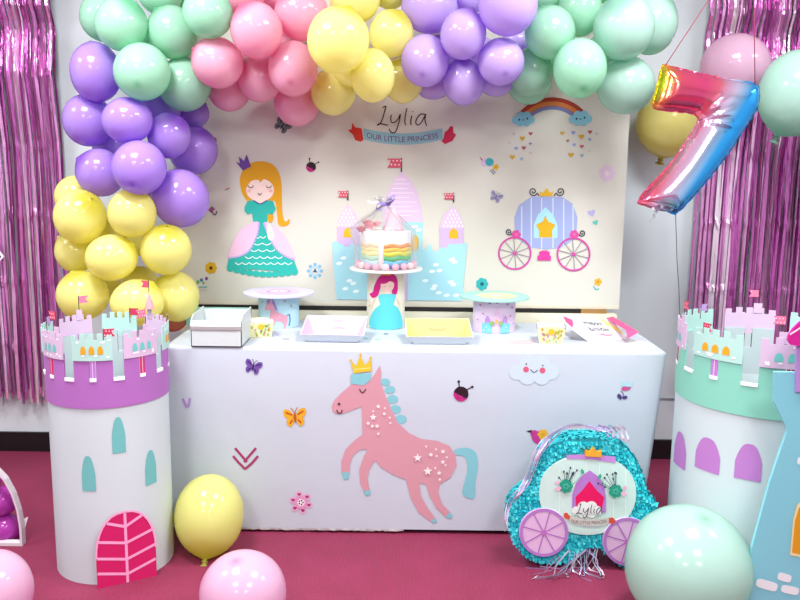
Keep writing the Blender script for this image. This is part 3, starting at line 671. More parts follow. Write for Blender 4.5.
for it in range(500):
    cs = [P(g[1], g[2], y) for g, y in zip(GL, yl_)]
    rr = [(g[3] * fx(g[1]) + g[4] * fy(g[2])) / 2 * S(c) for g, c in zip(GL, cs)]
    for i in range(len(GL)):
        for j in range(i):
            d = (cs[i] - cs[j]).length; need = .985 * (rr[i] + rr[j])
            if d < need:
                a, b_ = (i, j) if yl_[i] > yl_[j] else (j, i)
                e = min((need - d) * .35, .02); yl_[a] += e; yl_[b_] -= e * .6
    for i, g in enumerate(GL): yl_[i] = min(max(yl_[i], 2.84), far(g) - (rr[i] - .105))
for g, y in zip(GL, yl_):
    c = P(g[1], g[2], y); s_ = S(c)
    if g[6]:
        ox, oy = g[6]; v = CAM - c; v.normalize()
        up = CROT @ Vector((0, 1, 0)); rt = CROT @ Vector((1, 0, 0)); rr_ = (g[3] + g[4]) / 2
        cr = rt * (ox / rr_) - up * (oy / rr_); cr = cr + v * math.sqrt(max(.1, 1 - cr.length_squared))
    else:
        cr = Vector((rnd.uniform(-1, 1), rnd.uniform(-.2, .5), rnd.uniform(-1.2, -.5)))
    balloon(g[0], c, g[3] * s_ * fx(g[1]), g[4] * s_ * fy(g[2]), cr, g[7], 'balloons of the garland')
def loose(kind, px, py, rx, ry, Y, crown, label, knot=True, group=None):
    c = P(px, py, Y); return balloon(kind, c, rx * S(c) * fx(px), ry * S(c) * fy(py), crown, label, group, knot)
def onfloor(kind, px, py, r, ry, crown, label):
    Y = 2.3
    for _ in range(30):
        c = P(px, py, Y); Y += (c.z - ry * S(c)) * 1.2
    c.z = ry * S(c) + .001
    return balloon(kind, c, r * S(c), ry * S(c), crown, label, 'balloons on the floor', True)
o = loose('gold', 670, 121, 34, 35, 3.72, (.1, -.3, 1), 'soft golden balloon on a string behind the yellow tip of the foil number')
kp = P(674, 160, 3.72); sp = [kp] + [P(x, y, 3.7) for x, y in ((675, 190), (676, 228), (677, 260), (679, 290), (680, 322), (681, 360))]
b = MB(); b.tube(sp, .0016, mat('3A3A3A', .5), 6); b.build('string', o, True)
loose('pale_pink', 735, 67, 36.5, 34, 3.57, (-.2, -.3, 1), 'dusky pink balloon behind the top bar of the foil number, before the foil curtain')
loose('pale_mint', 797, 92, 40, 43, 3.3, (.35, -.2, 1), 'pale mint balloon at right edge in front of the foil fringe curtain')
def drop(px, py, rx, ry, kind, crown, label, kn=True):
    lo_, hi_ = 1.9, 3.3
    for _ in range(40):
        Y = (lo_ + hi_) / 2; c = P(px, py, Y)
        if c.z - ry * S(c) > 0: lo_ = Y
        else: hi_ = Y
    c = P(px, py, lo_); return balloon(kind, c, rx * S(c), ry * S(c), crown, label, 'balloons on the floor', True)
drop(209.5, 514, 33.8, 40, 'soft_yellow', (.0, .62, .9), 'yellow balloon on the floor between the white tower and the tablecloth')
drop(243, 592, 43, 41, 'pale_pink', (-.1, -.3, 1), 'pale pink balloon on the floor at the bottom edge, right of the white tower')
drop(-9, 591, 39, 41, 'pale_pink', (-.2, -.3, 1), 'pale pink balloon on the floor in the bottom left corner')
drop(688, 566, 61, 61, 'pale_mint', (.1, -.3, 1), 'large pale mint balloon on the floor in front of the carriage and right tower')

# ================================================================ foil number seven
Y7 = 3.1
c7 = P(695, 135, Y7); s7 = S(c7)
sv = thing('foil_number_balloon', 'rainbow foil balloon shaped like the number seven hanging on strings at right', 'foil balloon', c7)
ol7 = [(663, 65), (680, 69), (700, 74), (720, 78), (738, 81), (752, 83), (758, 87), (759, 96), (757, 108), (748, 122), (739, 136), (730, 150), (719, 165), (707, 180), (694, 195), (682, 208), (675, 214), (667, 211), (658, 209), (648, 206), (638, 203), (640, 198), (649, 187), (659, 177), (668, 167), (676, 157), (684, 145), (691, 134), (697, 125), (699, 119), (695, 114), (686, 112), (674, 111), (662, 110), (654, 108), (653, 103), (656, 92), (659, 80), (661, 70)]
def segd(x, y, pg):
    best = 1e9; n = len(pg)
    for i in range(n):
        (x1, y1), (x2, y2) = pg[i], pg[(i + 1) % n]; dx, dy = x2 - x1, y2 - y1
        t = max(0, min(1, ((x - x1) * dx + (y - y1) * dy) / (dx * dx + dy * dy + 1e-9)))
        best = min(best, math.hypot(x - x1 - t * dx, y - y1 - t * dy))
    return best
def inflate(outline, step, R, amp):
    pts = []; n = len(outline)
    for i in range(n):
        (x1, y1), (x2, y2) = outline[i], outline[(i + 1) % n]; k = max(1, int(math.hypot(x2 - x1, y2 - y1) / (step * 1.2)))
        for t in range(k): pts.append((x1 + (x2 - x1) * t / k, y1 + (y2 - y1) * t / k))
    nb = len(pts); bpts = pts[:]
    xs = [p[0] for p in pts]; ys = [p[1] for p in pts]; y = min(ys); row = 0
    while y < max(ys):
        x = min(xs) + (row % 2) * step / 2
        while x < max(xs):
            if inside(x, y, bpts) and segd(x, y, bpts) > step * .55: pts.append((x, y))
            x += step
        y += step * .87; row += 1
    v, e, f, *_ = delaunay_2d_cdt([Vector(p) for p in pts], [(i, (i + 1) % nb) for i in range(nb)], [list(range(nb))], 1, 1e-5)
    hs = []
    for p in v:
        d = segd(p.x, p.y, bpts); d = 0 if d < 1e-3 else d
        t = min(1, d / R); hs.append(amp * math.sqrt(max(0, t * (2 - t))))
    return [(p.x, p.y) for p in v], [tuple(q) for q in f], hs, bpts
v2, f2, hs, bd = inflate(ol7, 2.6, 20, 15)
def wr(x, y, h):                                   # puckers that run in from the seam
    dx, dy = x - 692, y - 122; d = math.hypot(dx, dy); an = math.atan2(dy, dx)
    el_ = 1.3 * math.sin(an * 17) * math.exp(-((d - 24) / 11) ** 2) * (-.95 < an < .35) * (h > 4)
    return el_ + math.sin((x * .9 + y * .35) * 1.15) * math.sin((x * .25 - y * .8) * 1.0) * 1.1 * max(0, 1 - h / 15) * (h > .01)
mb = MB(); n = len(v2)
m7 = bpy.data.materials.new('rainbow_foil'); m7.use_nodes = True
nn = m7.node_tree.nodes; L = m7.node_tree.links; bb = nn['Principled BSDF']; bb.inputs['Metallic'].default_value = .82; bb.inputs['Roughness'].default_value = .15
at = nn.new('ShaderNodeAttribute'); at.attribute_name = 'rainbow'; rp = nn.new('ShaderNodeValToRGB'); el = rp.color_ramp.elements
stops = ((0, '2A96DC'), (.08, '3AAAEE'), (.14, '98CCF4'), (.22, 'DCD6F2'), (.31, 'E8B4D4'), (.39, 'F4788E'), (.52, 'F0588E'), (.74, 'F06080'), (.86, 'E88848'), (.91, 'E6D230'), (1, 'D0DC28'))
while len(el) < len(stops): el.new(.5)
for e_, (p_, c_) in zip(el, stops): e_.position = p_; e_.color = lin(c_)
L.new(at.outputs['Fac'], rp.inputs[0]); L.new(rp.outputs[0], bb.inputs['Base Color'])
for sg in (-1, 1):
    for (x, y), h in zip(v2, hs): mb.v.append(P(x, y, Y7) + Vector((0, sg * (h + wr(x, y, h)) * s7, 0)))
    for f in f2:
        g = [i + (n if sg > 0 else 0) for i in f]; mb.f.append(tuple(g if sg > 0 else g[::-1])); mb.mi.append(0)
mb.ms = [m7]
o = mb.build('body', sv, True)
col = [min(1, max(0, ((757 - max(0, (y - 85)) * .606 + 2) - x) / 108)) for (x, y) in v2]
a = o.data.attributes.new('rainbow', 'FLOAT', 'POINT'); a.data.foreach_set('value', col * 2)
mb = MB(); rows = []                                # crimped seam round the outline
cx = sum(p[0] for p in bd) / len(bd)
for i, (x, y) in enumerate(bd):
    x1, y1 = bd[i - 1]; x2, y2 = bd[(i + 1) % len(bd)]; tx, ty = x2 - x1, y2 - y1; ln = math.hypot(tx, ty) or 1; nx, ny = ty / ln, -tx / ln
    k = 1.3 + .35 * math.sin(i * 2.1)
    rows.append([P(x - nx * 1.2, y - ny * 1.2, Y7), P(x + nx * k, y + ny * k, Y7 + .0015 * math.sin(i * 1.7))])
rows.append(rows[0])
mb.grid(rows, m7); o = mb.build('seam', sv)
cc = [min(1, max(0, ((757 - max(0, (y - 85)) * .606 + 2) - x) / 108)) for (x, y) in bd for _ in (0, 1)]; cc += cc[:2]
a = o.data.attributes.new('rainbow', 'FLOAT', 'POINT'); a.data.foreach_set('value', cc)
b = MB(); b.strip([P(657, 209, Y7), P(655, 214, Y7 - .004), P(653, 219, Y7 + .004), P(650, 221, Y7)], [Vector((.009, .004, .004)), Vector((.006, -.004, 0)), Vector((.01, .006, .004)), Vector((.006, 0, 0))], mat('D6D9DE', .2, .8)); o = b.build('filling_tail', sv); o['label'] = 'clear silvery filling tail'
strm = mat('B04A68', .5)
for (xa, ya), (xb, yb) in (((665, 66), (715, -10)), ((755, 84), (754, -10))):
    p0, p1 = P(xa, ya, Y7), P(xb, yb, Y7); p2 = p0 + (p1 - p0) * ((2.8 - p0.z) / (p1.z - p0.z))
    b = MB(); b.tube([p0, p0.lerp(p2, .5), p2], .0018, strm, 6); b.build('string', sv, True)
# ================================================================ castle towers of card
def cyl(c, r, ang, z): return Vector((c[0] + r * math.sin(ang), c[1] - r * math.cos(ang), z))   # ang 0 faces the camera side (-Y)
def cpatch(mb, c, r, a0, a1, z0, z1, m, n=6, thick=0, wi=None):
    wi = wi or paper('B6C4C6')
    rows = [[cyl(c, r, a0 + (a1 - a0) * i / n, z) for i in range(n + 1)] for z in (z0, z1)]
    mb.grid(rows, m)
    if thick:
        rows2 = [[cyl(c, r - thick, a0 + (a1 - a0) * i / n, z) for i in range(n + 1)] for z in (z0, z1)]
        mb.grid([r_[::-1] for r_ in rows2], wi)
        mb.grid([rows[1], rows2[1]], m); mb.grid([rows2[0], rows[0]], m)
        for k in (0, n): mb.face([rows[0][k], rows2[0][k], rows2[1][k], rows[1][k]] if k == 0 else [rows[0][k], rows[1][k], rows2[1][k], rows2[0][k]], m)
def carch(mb, c, r, am, hw, z0, z1, m, n=16):       # round-topped window on the wall of a cylinder
    rows = []
    for i in range(n + 1):
        t = -1 + 2 * i / n; a = am + t * hw / r; zt = z1 - (z1 - z0) * .52 * abs(t) ** 2.8; rows.append([cyl(c, r, a, z0), cyl(c, r, a, zt)])
    mb.grid(rows, m)
def tower(label, c, r, z_band, z_slot, z_pan, z_top, ringcol, ph, wins, wincol, first, seed):
    rn = random.Random(seed); ph += math.atan2(-c[0], c[1])
    root = thing('castle_tower', label, 'card tower', (c[0], c[1], 0))
    wm = mat('C9D6D8', .5, 0, .35)
    b = MB(); n = 56
    b.grid([[cyl(c, r, 2 * PI * j / n, z) for j in range(n)] for z in (0, z_band + .01)], wm, True)
    b.grid([[cyl(c, r - .004, 2 * PI * j / n, z) for j in range(n)] for z in (z_band + .01, 0)], wm, True)
    b.build('body', root, True, 40)
    rm = mat(ringcol, .55, 0, .3); b = MB(); R = r + .004; st = PI / 4; gap = .085 * st / .785; door = .05
    cpatch(b, c, R, 0, 2 * PI, z_band, z_slot, rm, 72, .004)
    for k in range(8):
        am = ph + k * st
        for a0, a1 in ((am - st / 2 + gap, am - door), (am + door, am + st / 2 - gap)): cpatch(b, c, R, a0, a1, z_slot, z_pan + .02, rm, 6, .004)
    b.build('battlement_band', root, True, 30)
    face = math.atan2(-c[0], c[1])
    for k in range(8):
        am = ph + k * st; front = math.cos(am - face) > .2; mint = (k % 2 == 0) == (first == 'mint'); pm = paper('B0D8CE' if mint else 'D2B8D2'); hw = st / 2 - gap
        RP = R + .004
        b = MB(); cpatch(b, c, RP, am - hw, am + hw, z_pan, z_top - .022, pm, 10, .003, pm)
        for t in (-.86, -.42, 0, .42, .86):                           # crenels
            cpatch(b, c, RP, am + hw * (t - .13), am + hw * (t + .13), z_top - .022, z_top - (.006 if abs(t) > .6 else 0), pm, 3, .003, pm)
        for _ in range(7):                                            # pale brick dabs
            a = am + rn.uniform(-.85, .85) * hw; z = z_pan + rn.choice([.008, .014, z_top - z_pan - .032, z_top - z_pan - .026]); cpatch(b, c, RP + .0006, a - .022, a + .022, z, z + .006, paper('F0F2F4'), 3)
        o = b.build('castle_panel', root, True, 30)
        o['label'] = 'mint green castle panel' if mint else 'pale pink castle panel'
        for t in (-.42, .0, .42):
            w_ = MB(); carch(w_, c, RP + .0008, am + t * hw, .0095 * r / .22, z_pan + .022, z_pan + .05, paper('E2A226' if mint else '6FC4BE')); w_.build('window', o)
        d = MB(); dm = paper('B77CCB' if mint else 'D42C68')
        cpatch(d, c, R + .001, am - door * .8, am + door * .8, z_slot + .012, z_pan, dm, 4, .002)
        cpatch(d, c, R + .0018, am - .006, am + .006, z_slot + .012, z_pan, paper('E9C8DC'), 1)
        d.build('door_strip', o)
        d = MB(); cpatch(d, c, R + .003, am - door, am + door, z_slot, z_slot + .012, paper('F2F2F4'), 4, .006); d.build('white_tab', o)
        d = MB(); g0 = am + st / 2
        cpatch(d, c, R + .003, g0 - gap, g0 + gap, z_slot, z_slot + .011, paper('F2F2F4'), 4, .006); d.build('white_tab', o)
        # a small turret or flag that stands above the panel
        fa = am + rn.choice((-.6, -.3, .3, .6)) * hw; f = MB()
        if k % 2: cpatch(f, c, RP - .002, fa - .05, fa + .05, z_top - .02, z_top + .018, pm, 3, .003, pm); zf = z_top + .018
        else: zf = z_top - .035
        if k % 4 == 3 and not front:
            rows = [[cyl(c, RP - .0035 + .018 * q_ * math.cos(2 * PI * j / 10) , fa + .018 * q_ * math.sin(2 * PI * j / 10) / r, zz) for j in range(10)] for q_, zz in ((1, zf), (.6, zf + .03), (.05, zf + .06))]
            f.grid(rows, paper('E49AA0'), True); zf += .055
        f.tube([cyl(c, RP - .0035, fa, zf - .005), cyl(c, RP - .0035, fa, zf + .052)], .0014, paper('4A2838'), 6)
        fl = paper(('C23A58', 'E0789A', 'B795CF', 'D8506E')[k % 4]); sg = rn.choice((-1, 1)); fw = .036 / r * sg
        pts = [cyl(c, RP - .003, fa, zf + .024), cyl(c, RP - .003, fa + fw, zf + .024), cyl(c, RP - .003, fa + fw * .72, zf + .037), cyl(c, RP - .003, fa + fw, zf + .05), cyl(c, RP - .003, fa, zf + .05)]
        out = Vector((math.sin(fa), -math.cos(fa), 0)) * .0016
        f.slab(pts, out, fl)
        for i in range(6):
            for sgn in (0, 1.3):
                p = cyl(c, RP - .003, fa + fw * (.12 + .13 * i), zf + .030 + .013 * (i % 2)) + out * sgn - (out * .15 if sgn == 0 else out * 0); e = Vector((math.cos(fa), math.sin(fa), 0)) * .0024; u = Vector((0, 0, .0024))
                f.face([p - e, p - u, p + e, p + u], paper('F6E4EA'))
        f.build('flag', o)
    for am, z0, z1, hw in wins:
        w_ = MB(); carch(w_, c, r + .0012, am, hw, z0, z1, paper(wincol), 16); w_.build('window', root)
    return root
def zat(px, py, c, r, ang):                          # height of the cylinder's wall seen at a pixel
    p = cyl(c, r, ang, 0); return P(px, py, p.y).z
def axis(px, py, Y): p = P(px, py, Y); return (p.x, p.y), S(p)
# left tower
(cl, sl) = axis(113.5, 480, 2.78); rl = 56 * sl; fl0 = math.atan2(-cl[0], cl[1])
fz = lambda py: P(111, py, cl[1] - rl).z
def aw(px, c, r, pc, hp_): return math.asin(max(-1, min(1, (px - pc) / hp_)))
wl = []
for xc, y0, y1, hw in ((119.5, 453, 417, 6.3), (90.5, 491, 456, 6.3), (148.5, 484, 450, 5.6)):
    a = aw(xc, cl, rl, 113, 58.5) + fl0; Yp = cl[1] - rl * math.cos(a); wl.append((a, P(xc, y0, Yp).z, P(xc, y1, Yp).z, hw * sl / math.cos(a - fl0) * .95))
tl = tower('white castle tower with purple band and hot pink door left of the table', cl, rl, fz(409), fz(382), fz(361), fz(334), 'AC6CB6', math.radians(-13.5), wl, '6FB9B6', 'mint', 2)
d = MB(); a = math.radians(8.5) + fl0; e = Vector((math.cos(a), math.sin(a), 0)); nrm = Vector((math.sin(a), -math.cos(a), 0)); base = Vector((cl[0], cl[1], 0)) + nrm * (rl + .003)
hwd = 28.5 * sl * (dep(base) / dep(Vector((cl[0], cl[1], .3)))); dz = P(121, 511, base.y).z
arch = [(-1, 0), (1, 0)] + [(math.copysign(abs(math.cos(t)) ** .8, math.cos(t)), .42 + .58 * math.sin(t)) for t in [PI * i / 16 for i in range(17)]]
def door_pt(u, z, off): return base + e * (u * hwd) + nrm * off + Vector((0, 0, z * dz))
d.slab([door_pt(u, z, .004) for u, z in arch], -nrm * .004, paper('CB2063'))
do = d.build('door', tl); do['label'] = 'hot pink arched card door'
q = Pic(lambda x, y, l: door_pt(x, y, .004 + .0004 * l))
def L2(p, q_, wd=.045):
    (x0, y0), (x1, y1) = p, q_; ln = math.hypot(x1 - x0, (y1 - y0) * 2.4); 
    n_ = ((y1 - y0) * 2.4 / ln * wd, -(x1 - x0) / ln * wd / 2.4)
    q.poly([(x0 + n_[0], y0 + n_[1]), (x1 + n_[0], y1 + n_[1]), (x1 - n_[0], y1 - n_[1]), (x0 - n_[0], y0 - n_[1])], 'F3A6CE', up=.3)
L2((0, .0), (0, .98))
for z in (.12, .33, .56, .79):
    L2((0, z), (-.98 if z < .7 else -.6, z + .09)); L2((0, z), (.98 if z < .7 else .62, z + .13))
for i in range(2, len(arch) - 1): L2(arch[i], arch[i + 1], .03)
q.done('door_lines', do)
# right tower
(ct, st_) = axis(757, 470, 2.74); rt = 82 * st_; fr0 = math.atan2(-ct[0], ct[1])
fz = lambda py: P(757, py, ct[1] - rt).z
wr_ = []
for xc, y0, y1, hw in ((682, 466, 432, 7), (711, 471, 438, 12), (749, 480, 444, 12)):
    a = aw(xc, ct, rt, 757, 87) + fr0; Yp = ct[1] - rt * math.cos(a); wr_.append((a, P(xc, y0, Yp).z, P(xc, y1, Yp).z, min(.048, hw * st_ / math.cos(a - fr0) * .95)))
tower('white castle tower with mint band and lilac windows behind the large mint balloon', ct, rt, fz(421), fz(390), fz(369), fz(338), '86CBB6', math.radians(-31), wr_, 'B87BC0', 'mint', 7)

# ================================================================ turquoise castle standee at the right edge
YS = 2.3
ss = S(P(780, 480, YS)); sx = P(775, 372, YS).x
st0 = thing('castle_standee', 'turquoise castle cut-out with amber window standing at the right edge', 'card standee', (sx + .2, YS, 0))
ol = [P(752, 700, YS), P(752, 548, YS), P(770, 482, YS), (P(787, 432, YS)), P(787, 428, YS), P(774, 402, YS), P(774.5, 372, YS)]
zt = ol[-1].z; ol = ol[1:]; ol = [Vector((ol[0].x + .004, YS, 0))] + ol
xr = sx + .52
ol += [Vector((xr - .02, YS, zt)), Vector((xr - .02, YS, zt - .1)), Vector((xr - .06, YS, zt - .19)), Vector((xr, YS, 0))]
b = MB(); b.slab(ol, (0, .012, 0), mat('84CEDA', .5, 0, .3)); b.build('board', st0)
fS = lambda x, y, l: P(x, y, YS - .001 - .0006 * l)
q = Pic(fS); q.poly([(790, 555), (793, 520), (797, 505), (806, 497), (818, 505), (823, 525), (824, 562)], 'F0DFA0').poly([(792, 552.5), (795, 521), (799, 508), (806, 500), (816, 507), (821, 526), (822, 559)], 'DC9A22'); q.done('window', st0)
for x, y, w_, h_, ro in ((667 / 4 + 600, 540 / 4 + 450, 11, 4.6, 16), (738 / 4 + 600, 510 / 4 + 450, 7, 4, 16), (790, 590, 9, 4, 12), (806, 462, 9, 4, 10)):
    c_, s_ = math.cos(math.radians(ro)), math.sin(math.radians(ro)); pts = []
    for i in range(20):
        t = 2 * PI * i / 20; X = w_ * math.copysign(abs(math.cos(t)) ** .5, math.cos(t)); Y_ = h_ * math.copysign(abs(math.sin(t)) ** .5, math.sin(t)); pts.append((x + X * c_ - Y_ * s_, y + X * s_ + Y_ * c_))
    q = Pic(fS); q.poly(pts, 'E9F1F2'); q.done('brick_print', st0)
b = MB(); b.slab([P(796, 392, YS - .008), P(796, 366, YS - .008), P(797, 340, YS - .008), P(840, 340, YS - .008), P(840, 394, YS - .008)], (0, .007, 0), paper('B28FD0')); o = b.build('turret', st0); o['label'] = 'lilac turret'
pts = [P(x, y, YS - .02) for x, y in ((788, 340), (789, 335), (793, 329), (799, 323), (812, 312), (822, 300), (846, 344), (800, 346), (791, 345))]
b = MB(); b.slab(pts, (0, .009, 0), paper('CC2390')); o = b.build('turret_roof', st0); o['label'] = 'magenta turret roof with white stripe'
q = Pic(lambda x, y, l: P(x, y, YS - .021 - .0005 * l)); q.line([(790, 334.5), (797, 330), (806, 324)], 1.6, 'F4E6F0'); q.done('stripe_print', st0)

# ================================================================ carriage pinata
YP = 2.735
pin = thing('carriage_pinata', 'turquoise fringed carriage pinata with pink wheels leaning on the tablecloth', 'pinata', (P(585, 560, YP).x, YP + .05, 0))
po = smooth_line([(506, 530), (507, 508), (514, 494), (526, 484), (533, 476), (535, 462), (541, 447), (551, 436), (566, 430), (583, 428), (602, 429), (619, 433), (631, 443), (639, 456), (644, 474), (648, 490), (656, 500), (662, 515), (664, 542), (656, 562), (640, 571), (622, 568), (609, 557), (598, 548), (588, 548), (579, 556), (567, 563), (548, 564), (527, 560), (513, 547)], 4, True)
po = [Vector((p.x + (3 if p.x < 540 else 0), p.y + 13 * max(0, min(1, (520 - p.y) / 60)))) for p in po]
for p in po: p.x = min(p.x, 656)
pc = mat('2EA6B0', .65, 0, .25)
zmin = min(P(p.x, p.y, YP).z for p in po)
def fP(x, y, d=0):
    v = P(x, y, YP); v.z -= zmin; v.y += d; return v
b = MB(); b.slab([fP(p.x, p.y) for p in po], (0, .1, 0), pc); b.build('body', pin)
rnd = random.Random(31); fr = MB(); fms = [mat(c, .9, 0, .12) for c in ('27B4C2', '36C8D2', '1FA3B4', '55D6DC')]
pol = [(p.x, p.y) for p in po]
def tuft(p, out, dn, ln, wd):
    sdv = out.cross(dn).normalized() * wd / 2; m = rnd.choice(fms)
    q1 = p + dn * ln * .55 + out * (.002 + rnd.uniform(0, .003)); q2 = p + dn * ln + out * (.002 + rnd.uniform(0, .006))
    fr.grid([[p - sdv, p + sdv], [q1 - sdv, q1 + sdv], [q2 - sdv * .8, q2 + sdv * .8]], m)
y = 428
while y < 570:
    x = 504 + rnd.uniform(0, 2)
    while x < 668:
        inface = ((x - 587) / 48) ** 2 + ((y - 493) / 43) ** 2 < 1 or (x - 543) ** 2 + (y - 533) ** 2 < 22 ** 2 or (x - 626) ** 2 + (y - 542) ** 2 < 22 ** 2
        if inside(x, y, pol) and not inface:
            tuft(fP(x, y) + Vector((0, -.001, 0)), Vector((0, -1, 0)), Vector((rnd.uniform(-.35, .35), 0, -1)).normalized(), rnd.uniform(.010, .016), rnd.uniform(.006, .011))
        x += 2.3
    y += 3.2
n = len(po)
for i in range(n):
    p0 = fP(po[i].x, po[i].y); p1 = fP(po[(i + 1) % n].x, po[(i + 1) % n].y); t = p1 - p0
    if t.length < 1e-5: continue
    out = Vector((t.z, 0, -t.x)).normalized()
    ctr = fP(585, 505) - p0
    if out.dot(ctr) > 0: out = -out
    for k in range(max(1, int(t.length / .006))):
        for _ in range(5):
            p = p0.lerp(p1, rnd.random()) + Vector((0, rnd.uniform(0, .1), 0)); dn = (Vector((0, -1, 0)) * rnd.uniform(-.2, 1) + t.normalized() * rnd.uniform(-.6, .6)).normalized()
            if p.z < .012: continue
            tuft(p, out, dn, rnd.uniform(.009, .014), rnd.uniform(.006, .01))
stuff(fr.build('paper_fringe', pin))
def fPl(x, y, l): return fP(x, y, -.012 - .0006 * l)
def card(name, pts, col, d=-.012):
    b = MB(); b.slab([fP(x, y, d) for x, y in pts], (0, -d - .001, 0), paper(col)); return b.build(name, pin)
face = [(586.8 + 48.3 * math.cos(t) * (1 if math.sin(t) > 0 else 1), 496 + (40 * math.sin(t) if math.sin(t) > 0 else 39 * math.copysign(abs(math.sin(t)) ** .8, -1))) for t in [2 * PI * i / 48 for i in range(48)]]
fo = card('carriage_face', face, 'CDE9E0')
q = Pic(fPl, 495, 420, 3.75)
for x in (240, 292, 340, 388, 440, 486): q.line([(x, 160 + abs(x - 350) * .25), (x, 400 - abs(x - 350) * .3)], 2.2, 'F3FAF6', False, .1)
q.lay = math.ceil(q.lay)
q.poly([(265, 136), (350, 133), (448, 142), (448, 165), (350, 152), (265, 150)], 'C48AD4')
q.poly([(352, 193), (382, 215), (404, 245), (412, 290), (412, 350), (286, 350), (286, 285), (300, 240), (325, 210)], 'B77CCB').poly([(350, 232), (380, 270), (405, 292), (395, 345), (302, 345), (298, 292), (325, 265)], 'E3155F')
q.cloud(340, 338, 108, 62, 'E9EEEA').poly([(292, 330), (392, 335), (392, 356), (292, 352)], 'E9EEEA')
for x, y in ((262, 250), (445, 266)):
    q.flower(x, y, 26, '2E9E84', '2C7F6C', 7, .42).flower(x, y, 13, '45B898', '2C7F6C', 5, .4)
    sgn = -1 if x < 300 else 1
    for k in range(9):
        a = -1.9 - sgn * 0.3 + rnd.uniform(-.7, .7); r_ = rnd.uniform(38, 76); q.line([(x + 24 * math.cos(a), y + 24 * math.sin(a)), (x + r_ * math.cos(a), y + r_ * math.sin(a))], 1.8, '3A4A58', False, .1).ell(x + r_ * math.cos(a), y + r_ * math.sin(a), 3.5, 5, '2A3848', 7, .05)
    q.lay = math.ceil(q.lay)
    for dx, dy in ((-32, -14), (-26, 6), (30, 10)): q.ell(x + sgn * abs(dx) * 1.05, y + dy, 9, 7, 'E7B4CE', 10, .1)
    q.line([(x - sgn * 20, y - 5), (x - sgn * 42, y - 25), (x - sgn * 60, y - 50)], 2.5, '6DBB98').ell(x - sgn * 60, y - 56, 6, 10, '3FA886', 10, rot=sgn * 20)
q.lay = math.ceil(q.lay)
q.poly([(270, 352), (300, 362), (345, 368), (390, 366), (420, 360), (418, 384), (385, 392), (340, 392), (300, 386), (268, 374)], 'C9C6BE')
q.text('OUR LITTLE PRINCESS', lambda x, y: (344 + x * 13.5, 382 + 8 * (1 - ((x * 13.5) / 70) ** 2) - 4 - y * 16), '5E5A5C')
q.poly([(250, 346), (262, 342), (275, 358), (270, 370), (252, 362)], 'D2533C').poly([(418, 362), (432, 360), (444, 372), (436, 384), (418, 382)], 'D2533C')
lylia(q, 345, 334, .36, 3.2, '4E4A52')
q.done('face_print', fo)
o = card('crown', [(584, 457), (584.5, 451), (588, 453), (592, 448), (596, 453), (600, 451.5), (600, 458)], 'E7A834', -.02); o['label'] = 'amber card crown'
for cx, cy in ((543, 533), (626, 542)):
    wo = card('wheel', [(cx + 24.5 * math.cos(2 * PI * i / 40), cy + 23.5 * math.sin(2 * PI * i / 40)) for i in range(40)], 'DDB9DC', -.016)
    q = Pic(lambda x, y, l: fP(x, y, -.0165 - .0006 * l))
    q.ring(cx, cy, 21, 24, 'B57CC6', 40)
    for k in range(4):
        a = k * PI / 4 + .28; q.line([(cx - 21 * math.cos(a), cy - 21 * math.sin(a)), (cx + 21 * math.cos(a), cy + 21 * math.sin(a))], 1.1, 'B06CC0', False, .1)
    q.ell(cx, cy, 2.6, 2.6, 'C070C0', 12); q.done('wheel_print', wo)
# curling ribbons
rm_ = [mat(c, .25, .35) for c in ('E9E2F4', 'BDB4E6', 'D6C2EA', 'A9D3E8', 'F0D8E6')]
def ribbon(pts, wd, m):
    b = MB(); pts = [Vector(p) for p in pts]; sd = []
    for i, p in enumerate(pts):
        t = (pts[min(i + 1, len(pts) - 1)] - pts[max(0, i - 1)]).normalized(); s_ = t.cross(Vector((math.sin(i * .7), -1, .4 * math.cos(i * .5)))); s_ = s_.normalized() if s_.length > .01 else Vector((1, 0, 0)); sd.append(s_ * wd)
    b.strip(pts, sd, m); b.build('ribbon', pin, True)
for k in range(9):
    o_ = rnd.uniform(-4, 4); path = [(600 + rnd.uniform(-8, 12), 431), (578, 426 + o_ * .3), (557 + o_, 432), (541 + o_ * .8, 448 + o_), (531 + o_, 470), (522 + o_, 488), (511 + o_, 503), (506 + o_ * .6, 520), (508 + o_, 538 + rnd.uniform(-14, 12))]
    nn_ = rnd.randint(5, 9); path = smooth_line(path[:nn_], 5)
    ribbon([fP(p.x, p.y, -.016 - .008 * math.sin(i * .6 + k) - .004 * k * .4) for i, p in enumerate(path)], rnd.uniform(.0015, .003), rm_[k % 5])
for k in range(5):
    x = 598 + k * 5; path = smooth_line([(x - 4, 433), (x, 427 + k % 2), (x + 6, 431), (x + 9, 438 + k)], 5); ribbon([fP(p.x, p.y, -.018 - .005 * math.sin(i)) for i, p in enumerate(path)], .004, rm_[(k + 1) % 5])
for k in range(26):
    x0 = rnd.uniform(565, 602); y0 = rnd.uniform(546, 556); p0 = fP(x0, y0, rnd.uniform(-.01, .05)); p0.z = max(p0.z, .03)
    x1 = p0.x + rnd.uniform(-.2, .06) + (.06 if rnd.random() < .3 else 0); y1 = YP - rnd.uniform(.0, .1); pts = []
    for i in range(9):
        t = i / 8; z = max(.004 + .002 * (k % 3), p0.z * (1 - t * 1.7) + .006 * math.sin(t * 9 + k)); pts.append((p0.x + (x1 - p0.x) * t + .012 * math.sin(t * 8 + k), p0.y + (y1 - p0.y) * t - .015 * math.sin(t * 3.1), z))
    ribbon(pts, rnd.uniform(.002, .0035), rm_[k % 5])
